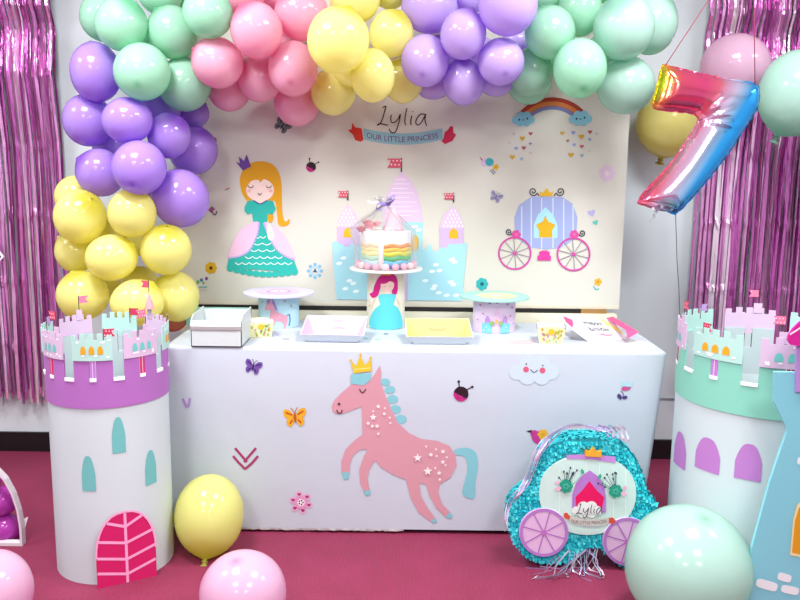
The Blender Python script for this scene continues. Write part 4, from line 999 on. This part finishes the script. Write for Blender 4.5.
# ================================================================ things on the table
def on_table(px, py): return G(px, py, TZ)
def cyl_pic(c, r, ztop, sc=1.0):                    # artwork units: metres right of the middle, metres down from the top
    return lambda x, y, l: cyl(c, r + .0006 + .0004 * l, x / r, ztop - y)
def cake_stand(label, pxb, pyb, hw, py_plate, prx, colcol, platecol, art, plate_art=None):
    f = on_table(pxb, pyb); s_ = S(f); r = hw * s_; c = (f.x, f.y + r); zt = P(pxb, py_plate, c[1]).z
    root = thing('cake_stand', label, 'cake stand', (c[0], c[1], TZ))
    b = MB(); n = 40
    b.grid([[cyl(c, r, 2 * PI * j / n, z) for j in range(n)] for z in (TZ + .0005, zt - .006)], paper(colcol), True); b.build('column', root, True, 40)
    pr = prx * S(Vector((c[0], c[1], zt)))
    b = MB(); b.lathe([(pr - .004, -.006), (pr, -.005), (pr, .001), (pr - .002, .002), (pr * .5, .002)], paper(platecol), (c[0], c[1], zt), 56); pl = b.build('plate', root, True, 30)
    q = Pic(cyl_pic(c, r, zt - .006), fine=.007); art(q, zt - .006 - TZ, r); q.done('column_print', root)
    if plate_art:
        q = Pic(lambda x, y, l: Vector((c[0] + x * pr, c[1] - y * pr, zt + .0022 + .0003 * l))); plate_art(q); q.done('plate_print', pl)
    return c, zt, pr
def fitart(q, h, w_):                               # draw with x in -50..50 and y in 0..100 of the column height
    return lambda pts: [(x / 100 * h, y / 100 * h) for x, y in pts]
def horse_art(q, h, r):
    F = fitart(q, h, r); a = lambda pts, c, sm=False: q.poly(F(pts), c, sm)
    o = -8
    q.line(F([(34, 60), (42, 58), (44, 75), (40, 92)]), .006, '6C7DB8')
    a([(-30 + o + 6, 30), (-14 + o, 14), (-8 + o, 8), (-2 + o, 18), (10 + o, 46), (30 + o, 56), (42 + o, 60), (44 + o, 74), (40 + o, 90), (36 + o, 104), (30 + o, 104), (32 + o, 88), (26 + o, 78), (6 + o, 76), (2 + o, 92), (-4 + o, 100), (-8 + o, 96), (-4 + o, 84), (-6 + o, 74), (-16 + o, 84), (-20 + o, 80), (-10 + o, 66), (-8 + o, 42), (-18 + o, 42), (-26 + o, 44), (-30 + o, 40)], 'DC9CB0')
    a([(-2 + o, 8), (4 + o, 14), (10 + o, 30), (14 + o, 44), (6 + o, 40), (-2 + o, 18)], '8C82C0')
    a([(-20 + o, 12), (-10 + o, 10), (-12 + o, 22), (-20 + o, 22)], '8C82C0')
    for x, y in ((-44, 20), (28, 14), (-40, 70), (48, 30)): q.ell(x / 100 * h, y / 100 * h, .004, .004, 'C89060', 8)
def princess_art(q, h, r):
    F = fitart(q, h, r); a = lambda pts, c, sm=False: q.poly(F(pts), c, sm)
    a([(-12, 10), (-2, 4), (12, 4), (20, 12), (22, 26), (20, 38), (12, 40), (8, 20), (-6, 22), (-10, 32), (-14, 42), (-24, 46), (-32, 40), (-24, 36), (-20, 24)], 'C8217E', True)
    q.ell(3 / 100 * h, 23 / 100 * h, .115 * h, .115 * h, 'F2D2C4', 20)
    a([(-10, 20), (-4, 12), (8, 10), (16, 20), (8, 16), (0, 20)], 'C8217E', True)
    a([(-1, 32), (7, 32), (8, 40), (-2, 40)], 'F2D2C4')
    a([(-12, 42), (-4, 38), (12, 38), (18, 42), (14, 56), (22, 62), (32, 80), (35, 96), (20, 99), (0, 100), (-20, 99), (-32, 95), (-28, 78), (-16, 62), (-9, 56)], '5CC6CE', True)
    q.line(F([(-18, 46), (-24, 56), (-26, 66)]), .005, 'F2D2C4').line(F([(20, 46), (26, 56), (24, 64)]), .005, 'F2D2C4')
    a([(-6, 6), (-8, 0), (-3, 3), (1, -3), (5, 3), (10, 0), (8, 6)], 'D8A83A')
    q.star(-.3 * h, .60 * h, .007, 'D9B04A')
    for x, y in ((-38, 20), (34, 24), (-36, 74), (38, 56), (30, 8), (-30, 4)): q.ell(x / 100 * h, y / 100 * h, .003, .003, 'D8B080', 8)
    for x in (-1, 7): q.ell(x / 100 * h, 24 / 100 * h, .0025, .001, '5A3A34', 8)
def castle_art(q, h, r):
    F = fitart(q, h, r); a = lambda pts, c, sm=False: q.poly(F(pts), c, sm)
    a([(-12, 96), (-12, 50), (0, 20), (12, 50), (12, 96)], 'E6BEDA')
    for sx in (-1, 1):
        a([(sx * 34, 70), (sx * 34, 58), (sx * 26, 44), (sx * 18, 58), (sx * 18, 70)], 'B98FCB')
        a([(sx * 42, 98), (sx * 44, 70), (sx * 38, 70), (sx * 36, 66), (sx * 30, 70), (sx * 24, 66), (sx * 12, 74), (sx * 12, 98)], '79C9D6')
        for x, y in ((30, 80), (22, 88), (36, 90)): q.ell(sx * x / 100 * h, y / 100 * h, .004, .0025, 'D8EEF2', 8)
    q.ell(0, .62 * h, .006, .008, 'D9B04A', 10).flower(-.12 * h, .68 * h, .01, '78B070', 'D9A040', 5).flower(.12 * h, .68 * h, .01, '78B070', 'D9A040', 5)
    for x, y, c in ((-48, 16, 'B0447E'), (-20, 8, '8A5AA8'), (0, 6, 'B0447E'), (30, 10, '8A5AA8'), (46, 22, 'B0447E'), (-38, 40, 'C86A9A'), (40, 46, 'C86A9A'), (-55, 60, 'B98FCB'), (52, 70, 'B98FCB')): q.heart(x / 100 * h, y / 100 * h, .005, c)
def lilac_plate(q):
    q.ell(0, 0, .62, .62, 'D8BEDC').ell(0, 0, .4, .4, 'EACBE0').ring(0, 0, .28, .36, 'B99CCF').flower(0, 0, .2, 'F3DCEA', 'D98FB4')
def mint_plate(q):
    q.flower(.05, .05, .6, 'E9E6A8', 'F2EFC8', 8, .4)
stA = cake_stand('cake stand with lilac plate and blue horse-printed column at left on the table', 276, 329, 20.5, 292, 35, 'B9DCE6', 'D3CBE6', horse_art, lilac_plate)
stB = cake_stand('tall cake stand with white plate and princess-printed column under the rainbow cake', 385.2, 330, 19.3, 268, 36.5, 'DED8C4', 'DCDAD8', princess_art)
stC = cake_stand('cake stand with mint plate and pink castle-printed column at right on the table', 496, 334, 21.5, 296, 34.5, 'E2CBE2', '9ED3C2', castle_art, mint_plate)

# rainbow cake wrapped in clear film, on the tall stand
c, zt, pr = stB; zc = zt + .0028; sB = S(Vector((c[0], c[1], zt)))
ck = thing('rainbow_cake', 'white cake with rainbow striped layers and pink cream border on the tall stand', 'cake', (c[0], c[1], zc))
rc = 24.5 * sB; hz = 37 * sB; cr_ = mat('E0DEDC', .6, 0, .3, bump=.2, bscale=40, bdist=.004)
b = MB(); b.lathe([(rc - .003, 0), (rc, .004), (rc, hz - .006), (rc - .002, hz - .002), (rc - .007, hz)], cr_, (c[0], c[1], zc), 48); b.build('cream', ck, True, 50)
lay = [('4A5CB0', .12), ('5CB0CE', .24), ('48A866', .36), ('C6CC2A', .48), ('E4B828', .58), ('E08A3C', .68)]
for i, (cc_, z1) in enumerate(lay):
    b = MB(); z0 = lay[i - 1][1] if i else .03; wv = .003
    rows = []
    for k, (rr_, z) in enumerate(((rc + .0005, z0), (rc + .0035, z0 + .015), (rc + .0035, z1 - .015), (rc + .0005, z1))):
        rows.append([cyl(c, rr_, -.08 + 1.5 * t / 16 if True else 0, zc + hz * z + wv * math.sin(t * .8 + i)) for t in range(17)])
    b.grid(rows, mat(cc_, .6)); o = b.build('sponge_layer', ck, True)
    b = MB(); rows = [[cyl(c, rr_, -1.5 + 1.2 * t / 16, zc + hz * z + wv * math.sin(t * .8 + i)) for t in range(17)] for rr_, z in ((rc + .0004, z0), (rc + .0022, z0 + .02), (rc + .0022, z1 - .02), (rc + .0004, z1))]
    pale = tuple((int(cc_[k:k + 2], 16) / 255) * .45 + .52 for k in (0, 2, 4))
    b.grid(rows, mat(pale, .6)); b.build('sponge_layer', ck, True)
b = MB()
for k in range(18): b.ball(cyl(c, rc + .013, 2 * PI * k / 18, zc + .0145), .0155, mat('E7A3B4' if k % 3 else 'F2C6CE', .55), 12)
b.build('cream_border', ck, True)
b = MB(); b.lathe([(.045, 0), (.043, .012), (.034, .04), (.022, .072), (.01, .095), (.002, .1)], mat('F0B4C4', .6, 0, .3, bump=.3, bscale=60), (c[0] + .03, c[1], zc + hz), 24); o = b.build('cone_topper', ck, True); o['label'] = 'pale pink cone topper'
def rose(p, r, col, parent):
    b = MB(); m = mat(col, .6)
    b.ball(p, r * .45, m, 10)
    for rg, (n_, rad, tilt) in enumerate(((4, .55, .9), (6, .85, .55))):
        for k in range(n_):
            a = 2 * PI * k / n_ + rg * .5; d_ = Vector((math.cos(a), math.sin(a), 0)); rows = []
            for u in range(5):
                w_ = -.6 + 1.2 * u / 4; dd = Vector((math.cos(a + w_), math.sin(a + w_), 0)); rows.append([p + dd * r * rad * (.5 + .5 * v_) + Vector((0, 0, r * (.9 * v_ - .3) * tilt)) for v_ in (0, .5, 1)])
            b.grid(rows, m)
    return b.build('rose', parent, True)
for dx, dy, dz, r_, cl_ in ((-.108, -.03, .010, .030, 'E4808E'), (-.07, -.05, .024, .032, 'EC94A2'), (-.04, -.03, .034, .026, 'F0AAB6'), (-.085, .01, .034, .028, 'E27C90')): rose(Vector((c[0] + dx, c[1] + dy, zc + hz + dz - .006)), r_, cl_, ck)
# clear film
flm = bpy.data.materials.new('clear_film'); flm.use_nodes = True; n_ = flm.node_tree.nodes; L = flm.node_tree.links
tr = n_.new('ShaderNodeBsdfTransparent'); gl = n_.new('ShaderNodeBsdfGlossy'); gl.inputs['Roughness'].default_value = .12; mx = n_.new('ShaderNodeMixShader'); lw = n_.new('ShaderNodeLayerWeight'); lw.inputs[0].default_value = .25
nz = n_.new('ShaderNodeTexNoise'); nz.inputs['Scale'].default_value = 45; tcn = n_.new('ShaderNodeTexCoord'); L.new(tcn.outputs['Object'], nz.inputs[0]); bp2 = n_.new('ShaderNodeBump'); bp2.inputs['Strength'].default_value = .7; bp2.inputs['Distance'].default_value = .01
L.new(nz.outputs['Fac'], bp2.inputs['Height']); L.new(bp2.outputs[0], gl.inputs['Normal']); ma = n_.new('ShaderNodeMath'); ma.operation = 'MULTIPLY_ADD'; ma.inputs[1].default_value = .6; ma.inputs[2].default_value = .07
L.new(lw.outputs['Facing'], ma.inputs[0]); L.new(ma.outputs[0], mx.inputs[0]); df = n_.new('ShaderNodeBsdfDiffuse'); df.inputs[0].default_value = (.9, .9, .92, 1); m3 = n_.new('ShaderNodeMixShader'); m3.inputs[0].default_value = .4; L.new(gl.outputs[0], m3.inputs[1]); L.new(df.outputs[0], m3.inputs[2]); L.new(tr.outputs[0], mx.inputs[1]); L.new(m3.outputs[0], mx.inputs[2]); L.new(mx.outputs[0], n_['Material Output'].inputs[0])
zg = P(383, 204, c[1]).z - zc
wf = thing('clear_wrap', 'clear film gathered over the rainbow cake and tied with a lilac bow', 'cake wrapping', (c[0], c[1], zc))
b = MB(); rows = []; rnd = random.Random(12); N = 60
fl_ = [rnd.uniform(-1, 1) for _ in range(N)]
for r_, z, am_ in ((rc + .033, .001, .002), (rc + .031, .03, .003), (rc + .026, hz * .6, .004), (rc + .022, hz, .005), (rc * .85, hz + (zg - hz) * .3, .008), (rc * .5, hz + (zg - hz) * .62, .008), (rc * .2, hz + (zg - hz) * .88, .004), (.009, zg, .002), (.02, zg + .012, .006), (.035, zg + .028, .012)):
    ex = .034 * max(0, 1 - abs(z - hz * 1.12) / (hz * .4))
    rows.append([(c[0] - .01 * z / zg + (r_ + am_ * 1.6 * fl_[j] + ex * max(0, -math.cos(2 * PI * j / N)) ** 2) * math.cos(2 * PI * j / N), c[1] + (r_ + am_ * fl_[j]) * math.sin(2 * PI * j / N), zc + z + (.01 * fl_[j - 3] if z > zg else 0)) for j in range(N)])
b.grid(rows, flm, True); b.build('film', wf, True)
bm_ = mat('9C86CE', .4); pk_ = Vector((c[0] - .01, c[1] - .012, zc + zg)); b = MB()
for sx, ln, up_ in ((1, .045, .03), (-1, .035, -.014), (1, .03, .012)):
    path = [pk_ + Vector((sx * ln * math.sin(PI * t / 10) * (1 if t < 6 else 1), -.008 * math.sin(2 * PI * t / 10), up_ * math.sin(PI * t / 10) + .012 * math.sin(2 * PI * t / 10))) for t in range(11)]
    b.strip(path, [Vector((.001, .006, .005))] * 11, bm_)
b.ball(pk_, .009, bm_, 10); b.strip([pk_, pk_ + Vector((-.03, 0, .01)), pk_ + Vector((-.055, 0, .006)), pk_ + Vector((-.07, 0, .012))], [Vector((0, .004, .004))] * 4, mat('DCD4EE', .3)); b.strip([pk_, pk_ + Vector((-.012, -.004, -.018)), pk_ + Vector((-.016, -.004, -.032))], [Vector((.005, 0, .002))] * 3, bm_)
b.build('bow', wf, True)

# open white box at the left
pf = on_table(218, 347); sb = S(pf); x0, x1 = on_table(192, 346).x, on_table(243, 346).x; y0, y1 = pf.y, pf.y + .2
zf = P(218, 321, y0).z; zr = P(218, 308.5, y1).z
bx = thing('paper_box', 'open white paper box on the table corner nearest the purple tower', 'box', ((x0 + x1) / 2, (y0 + y1) / 2, TZ)); wb = mat('CBD2D2', .45, 0, .4)
t_ = .003; z0 = TZ + .0006
b = MB(); b.box((x0, y0, z0), (x1, y1, z0 + t_), wb); b.box((x0, y0, z0), (x1, y0 + t_, zf), wb); b.box((x0, y1 - t_, z0), (x1, y1, zr), wb); b.build('body', bx)
for xx, nm in ((x0, 0), (x1 - t_, 1)):
    b = MB(); b.slab([(xx, y0, z0), (xx, y0, zf), (xx, y0 + .03, max(zf, zr) + .004), (xx, y1, max(zf, zr) + .01), (xx, y1, z0)], (t_, 0, 0), wb); b.build('side_panel', bx)
b = MB(); b.grid([[(x0 + .001, y0 - .001, zf), (x1 - .001, y0 - .001, zf)], [(x0 + .0005, y0 - .009, zf - .02), (x1, y0 - .009, zf - .02)], [(x0 - .001, y0 - .004, zf - .034), (x1 + .002, y0 - .004, zf - .034)]], mat('D2D6D2', .45)); b.build('flap', bx)
p = P(188, 325, 3.44); p2 = P(249, 310, 3.44)
b = MB(); b.box((p.x, 3.41, TZ + .0005), (p2.x, 3.49, p2.z), mat('8FCDBB', .55)); b.box((p.x - .002, 3.408, p2.z - .012), (p2.x + .002, 3.492, p2.z + .002), mat('9AD5C4', .55)); o = b.build('mint_carton'); recentre(o, ((p.x + p2.x) / 2, 3.45, TZ)); tag(o, 'mint green carton behind the open white box', 'box')

# printed snack cups
def cup(label, px, py, hw, pyt, yaw, seed):
    f = on_table(px, py); s_ = S(f); w0, w1 = hw * .78 * s_, hw * s_; f.y += w0; h = P(px, pyt, f.y).z - TZ
    root = thing('snack_cup', label, 'paper cup', (f.x, f.y, TZ), 'printed snack cups'); R_ = Matrix.Rotation(yaw, 3, 'Z'); base = Vector((f.x, f.y, TZ + .0008)); pm = mat('E8E2AE', .55)
    def pt(u, v, side): # u -1..1 along the side, v 0..1 up
        w_ = w0 + (w1 - w0) * v; q_ = Matrix.Rotation(side * PI / 2, 3, 'Z') @ Vector((u * w_, -w_, 0)); return base + R_ @ (q_ + Vector((0, 0, v * h)))
    b = MB()
    for sd in range(4):
        rows = []
        for i in range(13):
            u = -1 + i / 6; rows.append([pt(u, 0, sd), pt(u, .5, sd), pt(u, .84 + .16 * (1 - u * u) ** .6 if abs(u) < 1 else .84, sd)])
        b.grid(rows, mat(['E8E2AE', 'D8DAD8', 'E8E2AE', 'CFC2DA'][sd], .55))
    b.face([pt(-1, 0, k) for k in range(4)], pm); b.build('cup_body', root)
    rn = random.Random(seed); q = MB()
    for sd in (0,):
        for _ in range(26):
            u, v = rn.uniform(-.85, .85), rn.uniform(.1, .8); nrm = R_ @ Vector((0, -.0012, .0003)); cc_ = rn.choice(['CBA63C', '8DBFA8', 'D59AB8', 'B6C24C'])
            q.face([pt(u + .09 * math.cos(a), v + .09 * math.sin(a), sd) + nrm for a in [2 * PI * i / 8 for i in range(8)]], paper(cc_))
        q.face([pt(.24 * math.cos(a), .68 + .17 * math.sin(a), 0) + R_ @ Vector((0, -.0018, .0004)) for a in [2 * PI * i / 12 for i in range(12)]], paper('D8BE2C'))
    q.build('dot_print', root)
    q = MB(); q.grid([[base + R_ @ Vector(((-1 + i / 3) * w1 * .93, (-1 + j / 3) * w1 * .93, h * (.86 + .1 * rn.random()))) for i in range(7)] for j in range(7)], mat('F2F2F2', .6)); q.build('napkin', root, True)
cup('small yellow printed cup with white napkin beside the open white box', 257.5, 337.5, 13.5, 320, .3, 3)
cup('small yellow printed cup with white napkin beside the tilted pink tray', 552, 344, 14.5, 324, -.12, 6)

# paper food trays
def tray(label, c, yaw, wd, dp, h, inner, base, outer, art=None, tilt=0):
    root = thing('paper_tray', label, 'paper tray', (c[0], c[1], TZ)); Rm = Matrix.Rotation(yaw, 3, 'Z') @ Matrix.Rotation(tilt, 3, 'X'); o_ = Vector((c[0], c[1], TZ + .001))
    def pt(u, v, z, off=0): k = .76 + .24 * z; return o_ + Rm @ Vector((u * wd / 2 * k, v * dp / 2 * k, z * h * (.6 + .8 * (v + 1) / 2) + off))
    cs = ((-1, -1), (1, -1), (1, 1), (-1, 1))
    b = MB(); b.face([pt(u, v, 0, 0) for u, v in cs][::-1], paper(outer))
    for i in range(4):
        (u0, v0), (u1, v1) = cs[i], cs[(i + 1) % 4]
        b.face([pt(u0, v0, 0), pt(u1, v1, 0), pt(u1, v1, 1), pt(u0, v0, 1)], paper(outer))
    b.build('outer_shell', root)
    e_ = .975
    b = MB()
    for i in range(4):
        (u0, v0), (u1, v1) = cs[i], cs[(i + 1) % 4]
        b.face([pt(u0 * e_, v0 * e_, .04), pt(u0 * e_, v0 * e_, 1), pt(u1 * e_, v1 * e_, 1), pt(u1 * e_, v1 * e_, .04)], paper(inner))
        b.face([pt(u0 * e_, v0 * e_, 1), pt(u0, v0, 1), pt(u1, v1, 1), pt(u1 * e_, v1 * e_, 1)], paper(outer))
    b.build('inner_sides', root)
    b = MB(); b.face([pt(u * e_, v * e_, .05) for u, v in cs], paper(base)); b.build('inner_base', root)
    if art: q = Pic(lambda x, y, l: pt(x, y, .06 + .004 * l)); art(q, pt); q.done('tray_print', root)
    return root
def wall_pic(pt): return lambda x, y, l: pt(x * .96, .965 - .004 * l, y)
cY = on_table(439, 345); sY = S(cY)
def yart(q, pt):
    q.poly([(-.95, -.95), (-.3, -.95), (-.5, .95), (-.95, .95)], 'E2D470').poly([(.95, -.95), (.4, -.95), (.55, .95), (.95, .95)], 'E2D470')
    q.f = wall_pic(pt); q.lay = 1
    for y, x0, x1 in ((.78, -.18, .2), (.5, -.42, .36), (.42, -.3, .36)): q.line([(x0, y), ((x0 + x1) / 2, y - .03), (x1, y)], .05, 'BDB48C')
tray('paper tray with yellow inside on the table, right of the rainbow cake', (cY.x, cY.y + .075, 0), .03, 67 * sY, .17, .055, 'E2D886', 'DCC2CC', 'CBD0D6', yart)
cK = on_table(333, 343); sK = S(cK)
def kart(q, pt):
    q.poly([(-.7, -.9), (.7, -.9), (.6, -.2), (-.6, -.2)], 'E3A6C0')
    q.f = wall_pic(pt); q.lay = 1
    for y, x0, x1 in ((.72, -.1, .22), (.36, -.2, .34)): q.line([(x0, y), ((x0 + x1) / 2, y + .05), (x1, y)], .05, 'B4B0B8')
tray('white and pale pink paper tray on the table, left of the rainbow cake', (cK.x, cK.y + .085, 0), -.03, 64 * sK, .19, .055, 'D8BCD2', 'DDB4C8', 'CDD0D8', kart)
# tray with the greeting, turned and propped up
A, B_, C_, D_ = on_table(588, 342), on_table(627, 339.5), P(612, 320, 3.38), P(578, 318, 3.38)
rt_ = thing('paper_tray', 'white paper tray with black greeting and hot pink ends near the right table end', 'paper tray', (A.x + .05, A.y + .1, TZ))
up1 = Vector((0, 0, .0012)); A += up1; B_ += up1
b = MB(); b.slab([A, B_, C_, D_], (0, .004, -.0008), paper('E9E4EA')); b.build('base', rt_)
L1 = P(565, 328, A.y + .03); L1.z = max(L1.z, TZ + .03); L2_ = P(562.5, 316, D_.y)
b = MB(); b.slab([A, D_, P(573, 320, D_.y - .01), P(572.5, 330, A.y + .02)], (.002, .002, 0), paper('DCD6DE')); b.build('near_side', rt_)
b = MB(); b.slab([P(563, 316, 3.34), P(572.5, 320, 3.32), P(574, 329, 3.24), P(566, 322, 3.28)], (0, .004, 0), paper('DE4F86')); o = b.build('end_flap', rt_); o['label'] = 'hot pink end flap'
b = MB(); b.slab([P(606, 318, 3.38), P(613, 316.5, 3.40), P(639, 332, 3.18), P(628, 338.5, 3.13), P(626, 330, 3.18)], (0, .004, -.001), paper('DE5586')); o = b.build('end_flap', rt_); o['label'] = 'hot pink end flap'
def quad(u, v, l): # u along A->B, v up A->D
    return A.lerp(B_, u).lerp(D_.lerp(C_, u), v) + Vector((0, -.0006, .0008)) * (l + 1)
q = Pic(quad)
q.poly([(.62, .98), (.7, .8), (.66, .7), (.8, .62), (.78, .5), (.9, .44), (.9, .3), (1, .24), (1, .98)], 'EEDC86').poly([(.98, .98), (.74, .98), (.8, .84), (.86, .8), (.86, .66), (.96, .6), (1, .5)], 'F1E9EE')
q.text('Happy', lambda x, y: (.36 + x * .2 - y * .1, .70 + y * .26), '1E1A22').text('Birthday', lambda x, y: (.44 + x * .155 - y * .08, .40 + y * .26), '1E1A22')
q.line([(.35, .22), (.45, .26), (.55, .2), (.7, .24)], .05, 'E79AB4'); q.done('greeting_print', rt_)

# scraps lying on the table
def flatbit(name, label, cat, pts, col, th=.0012, sq=None):
    b = MB(); b.slab([on_table(x, y) + Vector((0, 0, .0014)) for x, y in pts][::-1], (0, 0, -.001), mat(col, .5)); o = b.build(name); c_ = on_table(*pts[0]); recentre(o, (c_.x, c_.y, TZ)); return tag(o, label, cat)
flatbit('wooden_spoon', 'flat pinkish wooden spoon on the table left of the right yellow cup', 'spoon', [(509, 342), (515, 340.5), (530, 340.3), (536, 341.5), (536, 343), (528, 344), (514, 343.6)], 'CFB5B4')
for x, y, w_, c_, lb in ((286, 339, 4, 'A7A3B0', 'grey confetti scrap on the table before the horse-printed cake stand'), (366, 338.5, 2.6, '6FC0BC', 'teal confetti scrap on the table between pale pink tray and tall cake stand'), (378, 339.5, 3, '9DC4B0', 'pale green confetti scrap on the table in front of the tall cake stand'), (386, 334, 2.6, '8A8890', 'dark grey confetti scrap right at the foot of the tall cake stand')):
    flatbit('confetti_scrap', lb, 'confetti', [(x + w_ * math.cos(t), y + .7 * math.sin(t)) for t in [2 * PI * i / 10 for i in range(10)]], c_)
def lump(name, label, cat, px, py, w_, h_, m, sm=True):
    f = on_table(px, py); s_ = S(f); b = MB(); rn = random.Random(px); rows = []
    for i in range(7):
        a = PI / 2 * i / 6; rows.append([(f.x + w_ * s_ * math.cos(a) * math.cos(t) * (1 + .15 * math.sin(3 * t)), f.y + .02 + w_ * .6 * s_ * math.cos(a) * math.sin(t), TZ + .0008 + h_ * s_ * math.sin(a) * (1 + .2 * math.sin(4 * t + i))) for t in [2 * PI * k / 20 for k in range(20)]])
    b.grid(rows, m, True); o = b.build(name, None, sm); recentre(o, (f.x, f.y + .02, TZ)); return tag(o, label, cat)
lump('crumpled_tissue', 'crumpled white tissue in front of the greeting tray', 'tissue', 606, 344.5, 8.5, 5, mat('F0F0F2', .6))
flatbit('clear_film_sheet', 'pale translucent film lying on the right table end beside the greeting tray', 'film', [(622, 345), (634, 339), (650, 344), (655, 349), (640, 350)], 'D3DDDA')

# ================================================================ frame of magenta balloons at the left edge
q0 = G(22, 546.5); YM = q0.y; sm_ = S(q0)
mf = thing('card_arch', 'white pointed card frame filled with magenta balloons on the floor at the left edge', 'card frame', (q0.x - .2, YM, 0))
rt0 = [(22.5, 547), (21.5, 530), (18.5, 512), (13, 495), (5, 480), (-6, 468)]
cxm = -40
out = [P(x, y, YM) for x, y in rt0]; top = P(cxm, 440, YM); xm = P(cxm, 500, YM).x
for p in out + [top]: p.z = max(p.z, 0)
out[0].z = 0.001
lf = [Vector((2 * xm - p.x, YM, p.z)) for p in out][::-1]
out = out + [top] + lf
inn = [Vector((xm + (p.x - xm) * .962, YM, max(.013, top.z * .03 + p.z * .94))) for p in out]
b = MB(); wc = paper('DCD0D8')
for dy in (0, .03):
    for i in range(len(out)):
        j = (i + 1) % len(out); b.face([out[i] + Vector((0, dy, 0)), out[j] + Vector((0, dy, 0)), inn[j] + Vector((0, dy, 0)), inn[i] + Vector((0, dy, 0))], wc)
for i in range(len(out)):
    j = (i + 1) % len(out); d1 = Vector((0, .03, 0)); b.face([out[i], out[i] + d1, out[j] + d1, out[j]], wc); b.face([inn[i], inn[j], inn[j] + d1, inn[i] + d1], wc)
b.build('frame', mf)
t1 = P(23.5, 519, YM + .05); b = MB(); b.slab([t1, P(28, 517, YM + .05), P(25, 528, YM + .05), P(22.5, 529, YM + .05)], (0, .002, 0), paper('F0EDF0')); o = b.build('paper_tab', mf); o['label'] = 'white paper tab'
for x, y, r_, lb in ((5, 528, 16, 'magenta balloon lowest in the white frame at the left edge'), (1, 501, 16, 'magenta balloon in the white frame, above the lowest one'), (-12, 482, 12, 'magenta balloon uppermost in the white frame, almost outside the picture')):
    c_ = P(x, y, YM + .075); balloon('magenta', c_, r_ * sm_, r_ * sm_ * .95, (0, -.6, .4), lb, 'magenta balloons in the frame', False, 28)
pts = [(-12, 245), (-2, 249), (4, 256.5), (-2, 263), (-12, 267)]; Yq = YW - .14
b = MB(); b.slab([P(x, y, Yq) for x, y in pts], (0, .004, 0), paper('F0EEF2')); o = b.build('navy_card'); recentre(o, P(-6, 256, Yq)); tag(o, 'navy card with white border hanging before the left foil curtain at the edge', 'card')
b = MB(); b.slab([P(x, y, Yq - .003) for x, y in ((-12, 250), (-3.5, 252), (1, 256.5), (-3.5, 261), (-12, 263))], (0, .002, 0), paper('1E2260')); b.build('navy_panel', o)
